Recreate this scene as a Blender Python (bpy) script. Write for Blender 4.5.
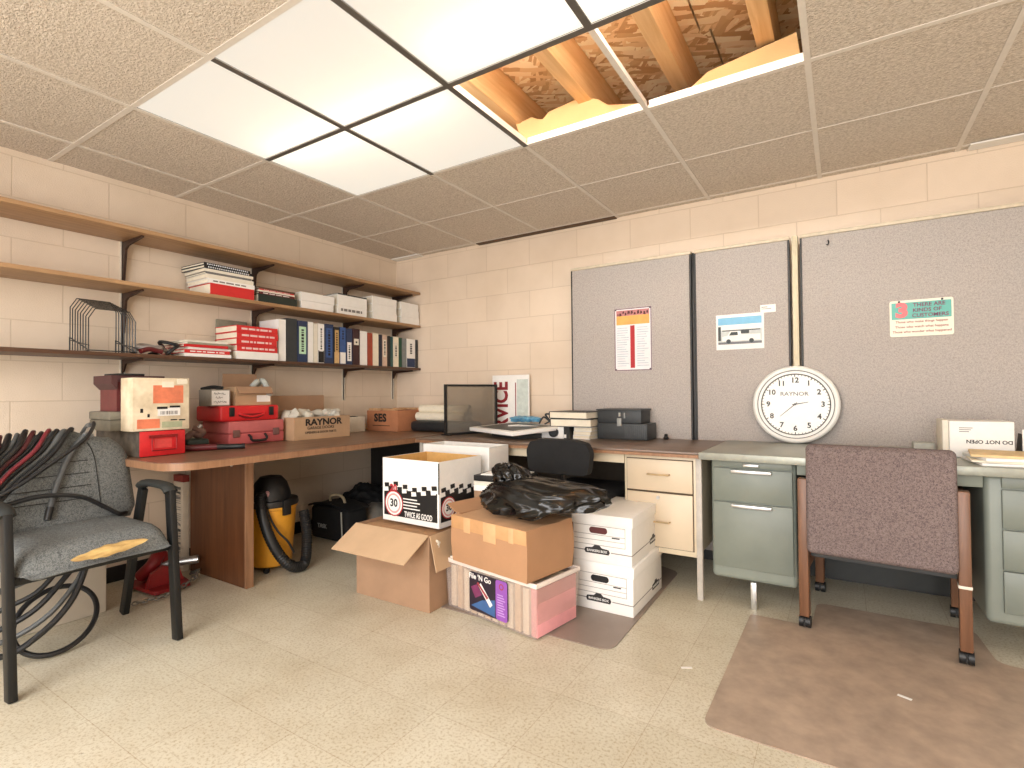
import bpy, bmesh, math, random
from mathutils import Vector, Matrix, noise
random.seed(7)
R = math.radians
scn = bpy.context.scene
col = scn.collection
for o in list(bpy.data.objects):
    bpy.data.objects.remove(o, do_unlink=True)

# ------------------------------------------------------------------ camera
cd = bpy.data.cameras.new('camera'); cam = bpy.data.objects.new('camera', cd); col.objects.link(cam)
cd.sensor_width = 36.0; cd.lens = 36 * 522.2421 / 1024; cd.clip_start = 0.02
yaw, pitch, roll = .5632, .0164, -.0086
F = Vector((-math.sin(yaw)*math.cos(pitch), math.cos(yaw)*math.cos(pitch), math.sin(pitch)))
Rt = Vector((math.cos(yaw), math.sin(yaw), 0)); Up = Rt.cross(F)
R2 = Rt*math.cos(roll) + Up*math.sin(roll); U2 = -Rt*math.sin(roll) + Up*math.cos(roll)
M = Matrix((R2, U2, -F)).transposed().to_4x4(); M.translation = Vector((3.4585, -3.494, 1.0377))
cam.matrix_world = M
scn.camera = cam
# ------------------------------------------------------------------ exposure, world, lights
scn.view_settings.view_transform = 'Standard'; scn.view_settings.look = 'None'
scn.view_settings.exposure = 0.0; scn.view_settings.gamma = 1.0; scn.view_settings.use_curve_mapping = False
w = bpy.data.worlds.new('world'); scn.world = w; w.use_nodes = True
w.node_tree.nodes['Background'].inputs[0].default_value = (.9, .95, 1, 1)
w.node_tree.nodes['Background'].inputs[1].default_value = .35
H = 2.2635                      # ceiling height
TUBE_GLOW = 85                  # glow of the fluorescent tubes above the diffusers
def area(name, loc, rot, sx, sy, power, colr):
    l = bpy.data.lights.new(name, 'AREA'); l.shape = 'RECTANGLE'; l.size = sx; l.size_y = sy; l.energy = power; l.color = colr
    o = bpy.data.objects.new(name, l); o.location = loc; o.rotation_euler = rot; col.objects.link(o); return o
# unseen fill lights added behind and beside the viewer to brighten the room
area('rear_ceiling_fill', (2.2, -4.7, H-.03), (0, 0, 0), 3.4, 1.2, 92, (.94, .97, 1))
area('side_ceiling_fill', (5.4, -2.4, H-.03), (0, 0, 0), .6, 1.8, 16, (.94, .97, 1))
area('rear_wall_fill', (3.2, -6.25, 1.2), (R(90), 0, R(4)), 3.6, 2.0, 185, (.94, .97, 1))

# ------------------------------------------------------------------ materials
MATS = {}
def nt(name):
    m = bpy.data.materials.new(name); m.use_nodes = True
    return m, m.node_tree, m.node_tree.nodes['Principled BSDF']
def node(t, ty, **kw):
    n = t.nodes.new(ty)
    for k, v in kw.items():
        if k in n.inputs: n.inputs[k].default_value = v
        else: setattr(n, k, v)
    return n
def lin(c):
    return tuple(((x/255)/12.92 if x/255 <= .04045 else (((x/255)+.055)/1.055)**2.4) for x in c)
def S(name, rgb, rough=.6, metal=0., var=.12, scale=30, bump=0., bscale=120, spec=.5, stretch=(1,1,1), dirt=None):
    """general surface: base colour with a mild mottled variation and optional fine bump; rgb is 0..255 sRGB albedo"""
    if name in MATS: return MATS[name]
    m, t, b = nt(name); c = lin(rgb)
    tc = node(t, 'ShaderNodeTexCoord'); mp = node(t, 'ShaderNodeMapping'); mp.inputs['Scale'].default_value = stretch
    t.links.new(tc.outputs['Object'], mp.inputs[0])
    nz = node(t, 'ShaderNodeTexNoise', Scale=scale, Detail=5., Roughness=.6); t.links.new(mp.outputs[0], nz.inputs['Vector'])
    rp = node(t, 'ShaderNodeValToRGB'); e = rp.color_ramp.elements
    e[0].position = .3; e[1].position = .7
    e[0].color = (*[x*(1-var) for x in c], 1) if dirt is None else (*lin(dirt), 1)
    e[1].color = (*[min(1, x*(1+var)) for x in c], 1)
    t.links.new(nz.outputs[0], rp.inputs[0]); t.links.new(rp.outputs[0], b.inputs['Base Color'])
    b.inputs['Roughness'].default_value = rough; b.inputs['Metallic'].default_value = metal
    b.inputs['Specular IOR Level'].default_value = spec
    if bump:
        n2 = node(t, 'ShaderNodeTexNoise', Scale=bscale, Detail=3.); t.links.new(mp.outputs[0], n2.inputs['Vector'])
        bp = node(t, 'ShaderNodeBump', Strength=bump, Distance=.004); t.links.new(n2.outputs[0], bp.inputs['Height']); t.links.new(bp.outputs[0], b.inputs['Normal'])
    MATS[name] = m; return m
def wood(name, dark, light, axis='y', scale=9, rough=.45):
    if name in MATS: return MATS[name]
    m, t, b = nt(name)
    tc = node(t, 'ShaderNodeTexCoord'); mp = node(t, 'ShaderNodeMapping')
    mp.inputs['Scale'].default_value = {'x': (.06, 1, 1), 'y': (1, .06, 1), 'z': (1, 1, .06)}[axis]
    t.links.new(tc.outputs['Object'], mp.inputs[0])
    nz = node(t, 'ShaderNodeTexNoise', Scale=scale*6, Detail=6., Roughness=.65, Distortion=.6); t.links.new(mp.outputs[0], nz.inputs['Vector'])
    rp = node(t, 'ShaderNodeValToRGB'); e = rp.color_ramp.elements
    e[0].position = .3; e[0].color = (*lin(dark), 1); e[1].position = .72; e[1].color = (*lin(light), 1)
    t.links.new(nz.outputs[0], rp.inputs[0]); t.links.new(rp.outputs[0], b.inputs['Base Color']); b.inputs['Roughness'].default_value = rough
    MATS[name] = m; return m
def weave(name, c1, c2, scale=260, rough=.95, bump=.35):
    """woven cloth: crossed fine threads in two tones"""
    if name in MATS: return MATS[name]
    m, t, b = nt(name)
    tc = node(t, 'ShaderNodeTexCoord')
    vo = node(t, 'ShaderNodeTexVoronoi', Scale=scale); t.links.new(tc.outputs['Object'], vo.inputs['Vector'])
    nz = node(t, 'ShaderNodeTexNoise', Scale=scale*.35, Detail=4., Roughness=.7); t.links.new(tc.outputs['Object'], nz.inputs['Vector'])
    mx = node(t, 'ShaderNodeMath', operation='MULTIPLY_ADD'); t.links.new(vo.outputs['Distance'], mx.inputs[0]); mx.inputs[1].default_value = .6; t.links.new(nz.outputs[0], mx.inputs[2])
    rp = node(t, 'ShaderNodeValToRGB'); e = rp.color_ramp.elements
    e[0].position = .45; e[0].color = (*lin(c1), 1); e[1].position = .95; e[1].color = (*lin(c2), 1)
    t.links.new(mx.outputs[0], rp.inputs[0]); t.links.new(rp.outputs[0], b.inputs['Base Color']); b.inputs['Roughness'].default_value = rough
    b.inputs['Specular IOR Level'].default_value = .15
    bp = node(t, 'ShaderNodeBump', Strength=bump, Distance=.002); t.links.new(mx.outputs[0], bp.inputs['Height']); t.links.new(bp.outputs[0], b.inputs['Normal'])
    MATS[name] = m; return m
def block_wall(name, axes, base, mortar):
    """painted concrete block, running bond 0.406 x 0.203"""
    m, t, b = nt(name)
    tc = node(t, 'ShaderNodeTexCoord'); sp = node(t, 'ShaderNodeSeparateXYZ'); cb = node(t, 'ShaderNodeCombineXYZ')
    t.links.new(tc.outputs['Object'], sp.inputs[0]); t.links.new(sp.outputs[axes[0]], cb.inputs[0]); t.links.new(sp.outputs[axes[1]], cb.inputs[1])
    br = node(t, 'ShaderNodeTexBrick', Scale=1., offset=.5)
    br.inputs['Brick Width'].default_value = .406; br.inputs['Row Height'].default_value = .203; br.inputs['Mortar Size'].default_value = .0035; br.inputs['Mortar Smooth'].default_value = .6
    br.inputs['Color1'].default_value = (*lin(base), 1); br.inputs['Color2'].default_value = (*lin([x*.975 for x in base]), 1); br.inputs['Mortar'].default_value = (*lin(mortar), 1)
    t.links.new(cb.outputs[0], br.inputs['Vector'])
    nz = node(t, 'ShaderNodeTexNoise', Scale=1.7, Detail=4., Roughness=.6); t.links.new(tc.outputs['Object'], nz.inputs['Vector'])
    rp = node(t, 'ShaderNodeValToRGB'); e = rp.color_ramp.elements; e[0].position = .3; e[0].color = (.9, .88, .85, 1); e[1].position = .6; e[1].color = (1, 1, 1, 1)
    t.links.new(nz.outputs[0], rp.inputs[0])
    mx = node(t, 'ShaderNodeMix', data_type='RGBA', blend_type='MULTIPLY'); mx.inputs[0].default_value = 1
    t.links.new(br.outputs[0], mx.inputs[6]); t.links.new(rp.outputs[0], mx.inputs[7]); t.links.new(mx.outputs[2], b.inputs['Base Color'])
    b.inputs['Roughness'].default_value = .7
    n2 = node(t, 'ShaderNodeTexNoise', Scale=170., Detail=3.); t.links.new(tc.outputs['Object'], n2.inputs['Vector'])
    ad = node(t, 'ShaderNodeMath', operation='MULTIPLY_ADD'); t.links.new(br.outputs['Fac'], ad.inputs[0]); ad.inputs[1].default_value = -1.; t.links.new(n2.outputs[0], ad.inputs[2])
    bp = node(t, 'ShaderNodeBump', Strength=.35, Distance=.004); t.links.new(ad.outputs[0], bp.inputs['Height']); t.links.new(bp.outputs[0], b.inputs['Normal'])
    MATS[name] = m; return m
def vct_floor():
    m, t, b = nt('vinyl_tile_floor')
    tc = node(t, 'ShaderNodeTexCoord'); mp = node(t, 'ShaderNodeMapping'); mp.inputs['Location'].default_value = (.12, .05, 0); t.links.new(tc.outputs['Object'], mp.inputs[0])
    br = node(t, 'ShaderNodeTexBrick', Scale=1., offset=0.)
    br.inputs['Brick Width'].default_value = .305; br.inputs['Row Height'].default_value = .305; br.inputs['Mortar Size'].default_value = .0013
    br.inputs['Color1'].default_value = (*lin((216, 209, 190)), 1); br.inputs['Color2'].default_value = (*lin((211, 204, 184)), 1); br.inputs['Mortar'].default_value = (*lin((192, 178, 154)), 1)
    t.links.new(mp.outputs[0], br.inputs['Vector'])
    def spk(scale, lo, hi, c, detail=4.):
        n = node(t, 'ShaderNodeTexNoise', Scale=scale, Detail=detail, Roughness=.7); t.links.new(tc.outputs['Object'], n.inputs['Vector'])
        r = node(t, 'ShaderNodeValToRGB'); e = r.color_ramp.elements; e[0].position = lo; e[0].color = (*c, 1); e[1].position = hi; e[1].color = (1, 1, 1, 1)
        t.links.new(n.outputs[0], r.inputs[0]); return r
    prev = br.outputs[0]
    for r in (spk(105, .38, .5, (.74, .68, .58)), spk(2.6, .3, .62, (.86, .82, .77)), spk(44, .27, .33, (.42, .38, .33)), spk(14, .24, .28, (.5, .46, .4))):
        mx = node(t, 'ShaderNodeMix', data_type='RGBA', blend_type='MULTIPLY'); mx.inputs[0].default_value = 1
        t.links.new(prev, mx.inputs[6]); t.links.new(r.outputs[0], mx.inputs[7]); prev = mx.outputs[2]
    t.links.new(prev, b.inputs['Base Color']); b.inputs['Roughness'].default_value = .42
    MATS['floor'] = m; return m
def ceiling_tile():
    m, t, b = nt('ceiling_tile')
    tc = node(t, 'ShaderNodeTexCoord'); mp = node(t, 'ShaderNodeMapping'); mp.inputs['Scale'].default_value = (1, 1.5, 1); t.links.new(tc.outputs['Object'], mp.inputs[0])
    n1 = node(t, 'ShaderNodeTexNoise', Scale=88., Detail=3., Roughness=.55, Distortion=.6); t.links.new(mp.outputs[0], n1.inputs['Vector'])
    rp = node(t, 'ShaderNodeValToRGB'); e = rp.color_ramp.elements; e[0].position = .34; e[0].color = (*lin((194, 180, 164)), 1); e[1].position = .6; e[1].color = (*lin((228, 216, 202)), 1)
    t.links.new(n1.outputs[0], rp.inputs[0]); t.links.new(rp.outputs[0], b.inputs['Base Color']); b.inputs['Roughness'].default_value = .95; b.inputs['Specular IOR Level'].default_value = .1
    bp = node(t, 'ShaderNodeBump', Strength=.8, Distance=.010); t.links.new(n1.outputs[0], bp.inputs['Height']); t.links.new(bp.outputs[0], b.inputs['Normal'])
    MATS['ceiling_tile'] = m; return m
def osb():
    """oriented strand board: layered rectangular flakes at several angles"""
    m, t, b = nt('strand_board')
    tc = node(t, 'ShaderNodeTexCoord'); prev = None; hgt = None
    for k, (ang, sc) in enumerate(((.25, (10, 36, 10)), (.9, (11, 40, 11)), (-.5, (9, 34, 9)))):
        nz = node(t, 'ShaderNodeTexNoise', Scale=7., Detail=2.); t.links.new(tc.outputs['Object'], nz.inputs['Vector'])
        mv = node(t, 'ShaderNodeMix', data_type='RGBA'); mv.inputs[0].default_value = .03; t.links.new(tc.outputs['Object'], mv.inputs[6]); t.links.new(nz.outputs['Color'], mv.inputs[7])
        mp = node(t, 'ShaderNodeMapping'); mp.inputs['Rotation'].default_value = (0, 0, ang); mp.inputs['Location'].default_value = (k*.37, k*.21, 0)
        ms = node(t, 'ShaderNodeMapping'); ms.inputs['Scale'].default_value = sc
        t.links.new(mv.outputs[2], mp.inputs[0]); t.links.new(mp.outputs[0], ms.inputs[0])
        vo = node(t, 'ShaderNodeTexVoronoi', Scale=1., distance='CHEBYCHEV'); t.links.new(ms.outputs[0], vo.inputs['Vector'])
        sx = node(t, 'ShaderNodeSeparateXYZ'); t.links.new(vo.outputs['Color'], sx.inputs[0])
        rp = node(t, 'ShaderNodeValToRGB'); e = rp.color_ramp.elements; e[0].position = .05; e[0].color = (*lin((196, 144, 94)), 1); e[1].position = .9; e[1].color = (*lin((252, 228, 190)), 1)
        q = rp.color_ramp.elements.new(.45); q.color = (*lin((240, 200, 150)), 1)
        t.links.new(sx.outputs[0], rp.inputs[0])
        if prev is None: prev = rp.outputs[0]; hgt = sx.outputs[1]
        else:
            gt = node(t, 'ShaderNodeMath', operation='GREATER_THAN'); t.links.new(sx.outputs[1], gt.inputs[0]); gt.inputs[1].default_value = .55
            mx = node(t, 'ShaderNodeMix', data_type='RGBA'); t.links.new(gt.outputs[0], mx.inputs[0]); t.links.new(prev, mx.inputs[6]); t.links.new(rp.outputs[0], mx.inputs[7]); prev = mx.outputs[2]
    t.links.new(prev, b.inputs['Base Color']); b.inputs['Roughness'].default_value = .7
    bp = node(t, 'ShaderNodeBump', Strength=.3, Distance=.004); t.links.new(hgt, bp.inputs['Height']); t.links.new(bp.outputs[0], b.inputs['Normal'])
    MATS['osb'] = m; return m
def diffuser():
    m, t, b = nt('light_diffuser')
    out = t.nodes['Material Output']; t.nodes.remove(b)
    tr = node(t, 'ShaderNodeBsdfTranslucent');     tc = node(t, 'ShaderNodeTexCoord'); vo = node(t, 'ShaderNodeTexVoronoi', Scale=6.); t.links.new(tc.outputs['Object'], vo.inputs['Vector'])
    rp = node(t, 'ShaderNodeValToRGB'); e = rp.color_ramp.elements; e[0].position = .012; e[0].color = (.1, .08, .06, 1); e[1].position = .03; e[1].color = (.20, .19, .17, 1)
    t.links.new(vo.outputs['Distance'], rp.inputs[0]); t.links.new(rp.outputs[0], tr.inputs[0])
    em = node(t, 'ShaderNodeEmission'); em.inputs[0].default_value = (1, .92, .80, 1); em.inputs[1].default_value = DIFF_E
    ad = node(t, 'ShaderNodeAddShader'); t.links.new(tr.outputs[0], ad.inputs[0]); t.links.new(em.outputs[0], ad.inputs[1]); t.links.new(ad.outputs[0], out.inputs[0])
    return m
def glass_mat():
    m, t, b = nt('smoked_pane'); b.inputs['Base Color'].default_value = (.35, .32, .28, 1); b.inputs['Roughness'].default_value = .08
    out = t.nodes['Material Output']; tp = node(t, 'ShaderNodeBsdfTransparent'); tp.inputs[0].default_value = (.78, .74, .68, 1)
    mx = node(t, 'ShaderNodeMixShader'); mx.inputs[0].default_value = .35; t.links.new(tp.outputs[0], mx.inputs[1]); t.links.new(b.outputs[0], mx.inputs[2]); t.links.new(mx.outputs[0], out.inputs[0])
    return m
DIFF_E = .72
m_wl = block_wall('painted_block_left', (1, 2), (235, 217, 196), (216, 197, 174))
m_wb = block_wall('painted_block_back', (0, 2), (234, 214, 192), (214, 193, 170))
m_floor = vct_floor(); m_tile = ceiling_tile(); m_osb = osb(); m_diff = diffuser(); m_glass = glass_mat()
black = S('black_plastic', (26, 26, 27), .45); blackm = S('black_metal', (30, 29, 28), .4); darkg = S('dark_grey_plastic', (52, 55, 57), .5)
white = S('white_card', (240, 237, 232), .6, var=.03); offw = S('off_white_paper', (228, 220, 204), .7, var=.06); ivory = S('ivory_paper', (236, 226, 204), .7, var=.05)
steel = S('bright_steel', (205, 205, 203), .3, metal=.9, var=.05); greym = S('painted_leg_grey', (186, 178, 168), .45, var=.15, scale=12)
red = S('red_plastic', (196, 30, 34), .4); redpaint = S('red_enamel', (206, 36, 40), .4, var=.12, scale=14); maroon = S('maroon_plastic', (92, 24, 26), .45)
card = S('brown_cardboard', (164, 130, 102), .85, var=.07, scale=9); card2 = S('orange_brown_cardboard', (178, 134, 98), .8, var=.06, scale=7)
card3 = S('tan_cardboard', (188, 154, 120), .85, var=.07, scale=9); cardin = S('cardboard_inside', (212, 168, 104), .85, var=.08)
ink = S('black_ink', (22, 20, 20), .6); redink = S('red_ink', (176, 34, 38), .6); greyink = S('grey_ink', (120, 116, 112), .6)
oak = wood('shelf_wood', (152, 114, 78), (190, 152, 112), 'y', 7); dshelf = wood('dark_shelf_edge', (66, 44, 32), (100, 68, 48), 'y', 7)
walnut = wood('walnut_top', (104, 76, 58), (146, 112, 88), 'y', 5, .35); walnutx = wood('walnut_desk_top', (98, 80, 68), (132, 110, 94), 'x', 5, .35)
walnutz = wood('walnut_panel', (76, 42, 22), (112, 68, 38), 'z', 5, .45); walnut_edge = wood('walnut_edge', (136, 98, 70), (166, 124, 92), 'z', 6)
joistw = wood('joist_pine', (220, 172, 118), (244, 206, 156), 'y', 6, .7); postw = wood('chair_post_wood', (98, 66, 46), (130, 90, 64), 'z', 7, .4)
cream = S('cream_enamel', (216, 200, 172), .4, var=.04, scale=6); creamtrim = S('cream_trim', (206, 194, 166), .5, var=.04)
sage = S('sage_grey_enamel', (122, 128, 118), .4, var=.07, scale=7); sage2 = S('sage_grey_frame', (136, 142, 132), .4, var=.06, scale=7); sagetop = S('grey_green_linoleum', (150, 152, 142), .35, var=.08, scale=5)
panelf = weave('partition_fabric', (146, 139, 135), (187, 179, 173), 330, bump=.12); purple = weave('plum_tweed', (68, 57, 58), (134, 119, 116), 330, bump=.4)
greyf = weave('grey_chair_fabric', (58, 60, 60), (128, 130, 128), 300, bump=.4)
foam = S('yellow_foam', (232, 200, 132), .9, var=.12, scale=34, bump=.6, bscale=90, dirt=(150, 110, 62), stretch=(1, .25, 1))
mat_brown = S('chair_mat_brown', (172, 152, 134), .45, var=.2, scale=9, spec=.4); mat_grey = S('chair_mat_grey', (142, 126, 114), .4, var=.12, scale=5)

# ------------------------------------------------------------------ mesh builder
class MB:
    def __init__(s): s.v = []; s.f = []; s.m = []; s.sm = []
    def add(s, vs, fs, m=0, smooth=False, T=None):
        n = len(s.v)
        s.v += [tuple(T @ Vector(p)) if T is not None else tuple(p) for p in vs]
        for f in fs: s.f.append([n+i for i in f]); s.m.append(m); s.sm.append(smooth)
        return s
    def box(s, x0, x1, y0, y1, z0, z1, m=0, T=None, bev=0., seg=2):
        if bev <= 0:
            vs = [(x, y, z) for z in (z0, z1) for y in (y0, y1) for x in (x0, x1)]
            return s.add(vs, [(0,2,3,1), (4,5,7,6), (0,1,5,4), (2,6,7,3), (0,4,6,2), (1,3,7,5)], m, False, T)
        bm = bmesh.new(); bmesh.ops.create_cube(bm, size=1)
        for v in bm.verts: v.co = Vector(((x0+x1)/2+v.co.x*(x1-x0), (y0+y1)/2+v.co.y*(y1-y0), (z0+z1)/2+v.co.z*(z1-z0)))
        bmesh.ops.bevel(bm, geom=bm.edges[:], offset=bev, segments=seg, profile=.5, affect='EDGES')
        return s.bm(bm, m, True, T)
    def bm(s, bm, m=0, smooth=False, T=None):
        bm.verts.index_update()
        s.add([v.co.copy() for v in bm.verts], [[v.index for v in f.verts] for f in bm.faces], m, smooth, T); bm.free(); return s
    def prism(s, pts, axis, a, b, m=0, T=None, smooth=False):
        """closed outline extruded along an axis: pts are the two other coordinates in xyz order"""
        def P(p, h):
            return {'x': (h, p[0], p[1]), 'y': (p[0], h, p[1]), 'z': (p[0], p[1], h)}[axis]
        n = len(pts); vs = [P(p, a) for p in pts] + [P(p, b) for p in pts]
        s.add(vs, [list(range(n))[::-1], list(range(n, 2*n))], m, False, T)
        s.add(vs, [(i, (i+1) % n, n+(i+1) % n, n+i) for i in range(n)], m, smooth, T); return s
    def cyl(s, p0, p1, r0, r1=None, n=20, m=0, T=None, caps=True, smooth=True):
        r1 = r0 if r1 is None else r1; p0 = Vector(p0); p1 = Vector(p1); d = (p1-p0).normalized()
        a = d.orthogonal().normalized(); b = d.cross(a)
        ring = lambda p, r: [p + a*r*math.cos(2*math.pi*i/n) + b*r*math.sin(2*math.pi*i/n) for i in range(n)]
        vs = ring(p0, r0) + ring(p1, r1)
        s.add(vs, [(i, (i+1) % n, n+(i+1) % n, n+i) for i in range(n)], m, smooth, T)
        if caps: s.add(vs, [list(range(n))[::-1], list(range(n, 2*n))], m, False, T)
        return s
    def tube(s, pts, r, n=10, m=0, closed=False, T=None, sub=6, rfun=None):
        P = [Vector(p) for p in pts]
        if sub > 1:
            Q = []; N = len(P); rng = N if closed else N-1
            for i in range(rng):
                p0 = P[(i-1) % N] if (closed or i > 0) else P[0]*2-P[1]; p1 = P[i]; p2 = P[(i+1) % N]
                p3 = P[(i+2) % N] if (closed or i+2 < N) else P[-1]*2-P[-2]
                for k in range(sub):
                    u = k/sub
                    Q.append(.5*((2*p1)+(p2-p0)*u+(2*p0-5*p1+4*p2-p3)*u*u+(3*p1-p0-3*p2+p3)*u**3))
            if not closed: Q.append(P[-1])
            P = Q
        N = len(P); vs = []; a = None
        for i in range(N):
            d = (P[(i+1) % N]-P[i-1]) if closed else (P[min(i+1, N-1)]-P[max(i-1, 0)])
            d.normalize()
            a = d.orthogonal() if a is None else a - d*a.dot(d)
            a.normalize(); b = d.cross(a); rr = rfun(i) if rfun else r
            vs += [P[i]+a*rr*math.cos(2*math.pi*k/n)+b*rr*math.sin(2*math.pi*k/n) for k in range(n)]
        fs = [(i*n+k, i*n+(k+1) % n, ((i+1) % N)*n+(k+1) % n, ((i+1) % N)*n+k) for i in range(N if closed else N-1) for k in range(n)]
        s.add(vs, fs, m, True, T)
        if not closed: s.add(vs, [list(range(n))[::-1], list(range((N-1)*n, N*n))], m, False, T)
        return s
    def lathe(s, prof, n=32, m=0, T=None):
        vs = [(r*math.cos(2*math.pi*i/n), r*math.sin(2*math.pi*i/n), z) for r, z in prof for i in range(n)]
        fs = [(j*n+i, j*n+(i+1) % n, (j+1)*n+(i+1) % n, (j+1)*n+i) for j in range(len(prof)-1) for i in range(n)]
        return s.add(vs, fs, m, True, T)
    def grid(s, fn, nu, nv, m=0, T=None, thick=0.):
        top = [fn(i/nu, j/nv) for j in range(nv+1) for i in range(nu+1)]; W = nu+1
        fs = [(j*W+i, j*W+i+1, (j+1)*W+i+1, (j+1)*W+i) for j in range(nv) for i in range(nu)]
        if not thick: return s.add(top, fs, m, True, T)
        n = len(top); bot = [(p[0], p[1], p[2]-thick) for p in top]
        ed = [j*W for j in range(nv+1)]; per = list(range(W)) + [j*W+nu for j in range(1, nv+1)] + [nv*W+i for i in range(nu-1, -1, -1)] + [j*W for j in range(nv-1, 0, -1)]
        sides = [(per[k], per[(k+1) % len(per)], n+per[(k+1) % len(per)], n+per[k]) for k in range(len(per))]
        return s.add(top+bot, fs + [tuple(n+i for i in f[::-1]) for f in fs] + [tuple(x[::-1]) for x in sides], m, True, T)
    def text(s, body, size, T, m=0, bold=0., ext=.0006, align='CENTER', xs=1., spacing=1.):
        cu = bpy.data.curves.new('t', 'FONT'); cu.body = body; cu.size = size; cu.extrude = ext; cu.offset = bold*size
        cu.align_x = align; cu.align_y = 'CENTER'; cu.resolution_u = 3; cu.space_character = spacing
        o = bpy.data.objects.new('t', cu); me = o.to_mesh()
        TT = T @ Matrix.Diagonal((xs, 1, 1, 1))
        s.add([v.co.copy() for v in me.vertices], [list(p.vertices) for p in me.polygons], m, False, TT)
        o.to_mesh_clear(); bpy.data.objects.remove(o); bpy.data.curves.remove(cu); return s
def frame(origin, xdir, ydir):
    x = Vector(xdir).normalized(); y = Vector(ydir).normalized(); z = x.cross(y)
    M = Matrix((x, y, z)).transposed().to_4x4(); M.translation = Vector(origin); return M
def onY(x, y, z): return frame((x, y, z), (1, 0, 0), (0, 0, 1))      # lettering read by someone looking towards +y
def onX(x, y, z): return frame((x, y, z), (0, 1, 0), (0, 0, 1))      # lettering read by someone looking towards -x
def props(o, label=None, cat=None, group=None, kind=None):
    for k, v in (('label', label), ('category', cat), ('group', group), ('kind', kind)):
        if v: o[k] = v
    return o
def obj(name, mb, mats, parent=None, loc=None, rz=0., local=False):
    """one mesh object; coordinates are given in world space unless local"""
    me = bpy.data.meshes.new(name)
    Mx = parent.matrix_basis.copy() if parent is not None else Matrix.Identity(4)
    if parent is not None and parent.parent is not None: Mx = parent.parent.matrix_basis @ Mx
    o = bpy.data.objects.new(name, me)
    if parent is not None: o.parent = parent
    elif loc is not None: o.location = loc; o.rotation_euler = (0, 0, rz); Mx = Matrix.Translation(loc) @ Matrix.Rotation(rz, 4, 'Z')
    inv = Mx.inverted()
    vs = mb.v if local else [tuple(inv @ Vector(p)) for p in mb.v]
    me.from_pydata(vs, [], mb.f)
    for m in (mats if isinstance(mats, (list, tuple)) else [mats]): me.materials.append(m)
    for i, p in enumerate(me.polygons): p.material_index = mb.m[i]; p.use_smooth = mb.sm[i]
    bm = bmesh.new(); bm.from_mesh(me); bmesh.ops.recalc_face_normals(bm, faces=bm.faces); bm.to_mesh(bm_me := me); bm.free()
    try: me.set_sharp_from_angle(angle=R(40))
    except Exception: pass
    me.update(); col.objects.link(o); return o
def thing(name, label, cat, loc=(0, 0, 0), rz=0., group=None):
    o = bpy.data.objects.new(name, None); o.location = loc; o.rotation_euler = (0, 0, rz); o.empty_display_size = .05
    o.matrix_basis = Matrix.Translation(loc) @ Matrix.Rotation(rz, 4, 'Z')
    col.objects.link(o); return props(o, label, cat, group)
def solo(name, label, cat, mb, mats, loc, rz=0., group=None, local=False):
    return props(obj(name, mb, mats, None, loc, rz, local), label, cat, group)
def struct(name, mb, mats): return props(obj(name, mb, mats), kind='structure')
def dup(root, loc, rz, label, group=None):
    r = root.copy(); col.objects.link(r); r.matrix_basis = Matrix.Translation(loc) @ Matrix.Rotation(rz, 4, 'Z'); r['label'] = label
    if group: r['group'] = group
    for ch in root.children:
        c = ch.copy(); col.objects.link(c); c.parent = r
        for g in ch.children:
            d = g.copy(); col.objects.link(d); d.parent = c
    return r

# ================================================================== ROOM
XR, YF, CZ = 6.2, -6.4, 2.72
LX0, LY0, SP = .9324, -3.101, .6094        # ceiling grid origin and pitch
gx = lambda i: LX0+SP*i
gy = lambda j: LY0+.6088*j
struct('floor', MB().box(-.15, XR+.15, YF-.15, .15, -.1, 0), m_floor)
struct('wall_left', MB().box(-.15, 0, YF-.15, .15, 0, CZ), m_wl)
struct('wall_back', MB().box(0, XR+.15, 0, .15, 0, CZ), m_wb)
struct('wall_right', MB().box(XR, XR+.15, YF-.15, 0, 0, CZ), m_wb)
struct('wall_front', MB().box(0, XR, YF-.15, YF, 0, CZ), m_wb)
struct('baseboard_left', MB().box(.0005, .012, YF, -.002, 0.0005, .086, bev=.004), black)
struct('baseboard_back', MB().box(.013, XR, -.012, -.0005, 0.0005, .086, bev=.004), black)
OPEN = {(2, 2), (3, 2)}
LIGHT = [(0, 1), (1, 1), (0, 2), (1, 2), (2, 1), (3, 1)]
mb = MB()
i_lo, i_hi, j_lo, j_hi = -2, 9, -6, 6
for i in range(i_lo, i_hi):
    for j in range(j_lo, j_hi):
        if (i, j) in OPEN or (i, j) in LIGHT: continue
        x0, x1, y0, y1 = max(gx(i), 0), min(gx(i+1), XR), max(gy(j), YF), min(gy(j+1), 0)
        if x1-x0 < .005 or y1-y0 < .005: continue
        mb.box(x0, x1, y0, y1, H, H+.015)
struct('ceiling', mb, m_tile)
tbar = S('ceiling_grid_paint', (226, 217, 206), .5, var=.05)
mb = MB()
for i in range(i_lo+1, i_hi):
    x = gx(i)
    if .02 < x < XR: mb.box(x-.011, x+.011, YF, -.001, H-.0035, H-.0005)
    if .02 < x < XR and i in (2, 3, 4): mb.box(x-.002, x+.002, gy(2), gy(3), H-.0005, H+.035)
for j in range(j_lo+1, j_hi):
    y = gy(j); hw = .011 if j != 4 else .003
    for i in range(i_lo, i_hi):
        x0, x1 = max(gx(i)+.011, 0.001), min(gx(i+1)-.011, XR-.001)
        if x1 <= x0 or y > -.02: continue
        mb.box(x0, x1, y-hw, y+hw, H-.003, H-.0005)
        if i in (2, 3) and j in (2, 3): mb.box(x0, x1, y-.002, y+.002, H-.0005, H+.035)
struct('trim_1', mb, tbar)
bars = MB()
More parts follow.
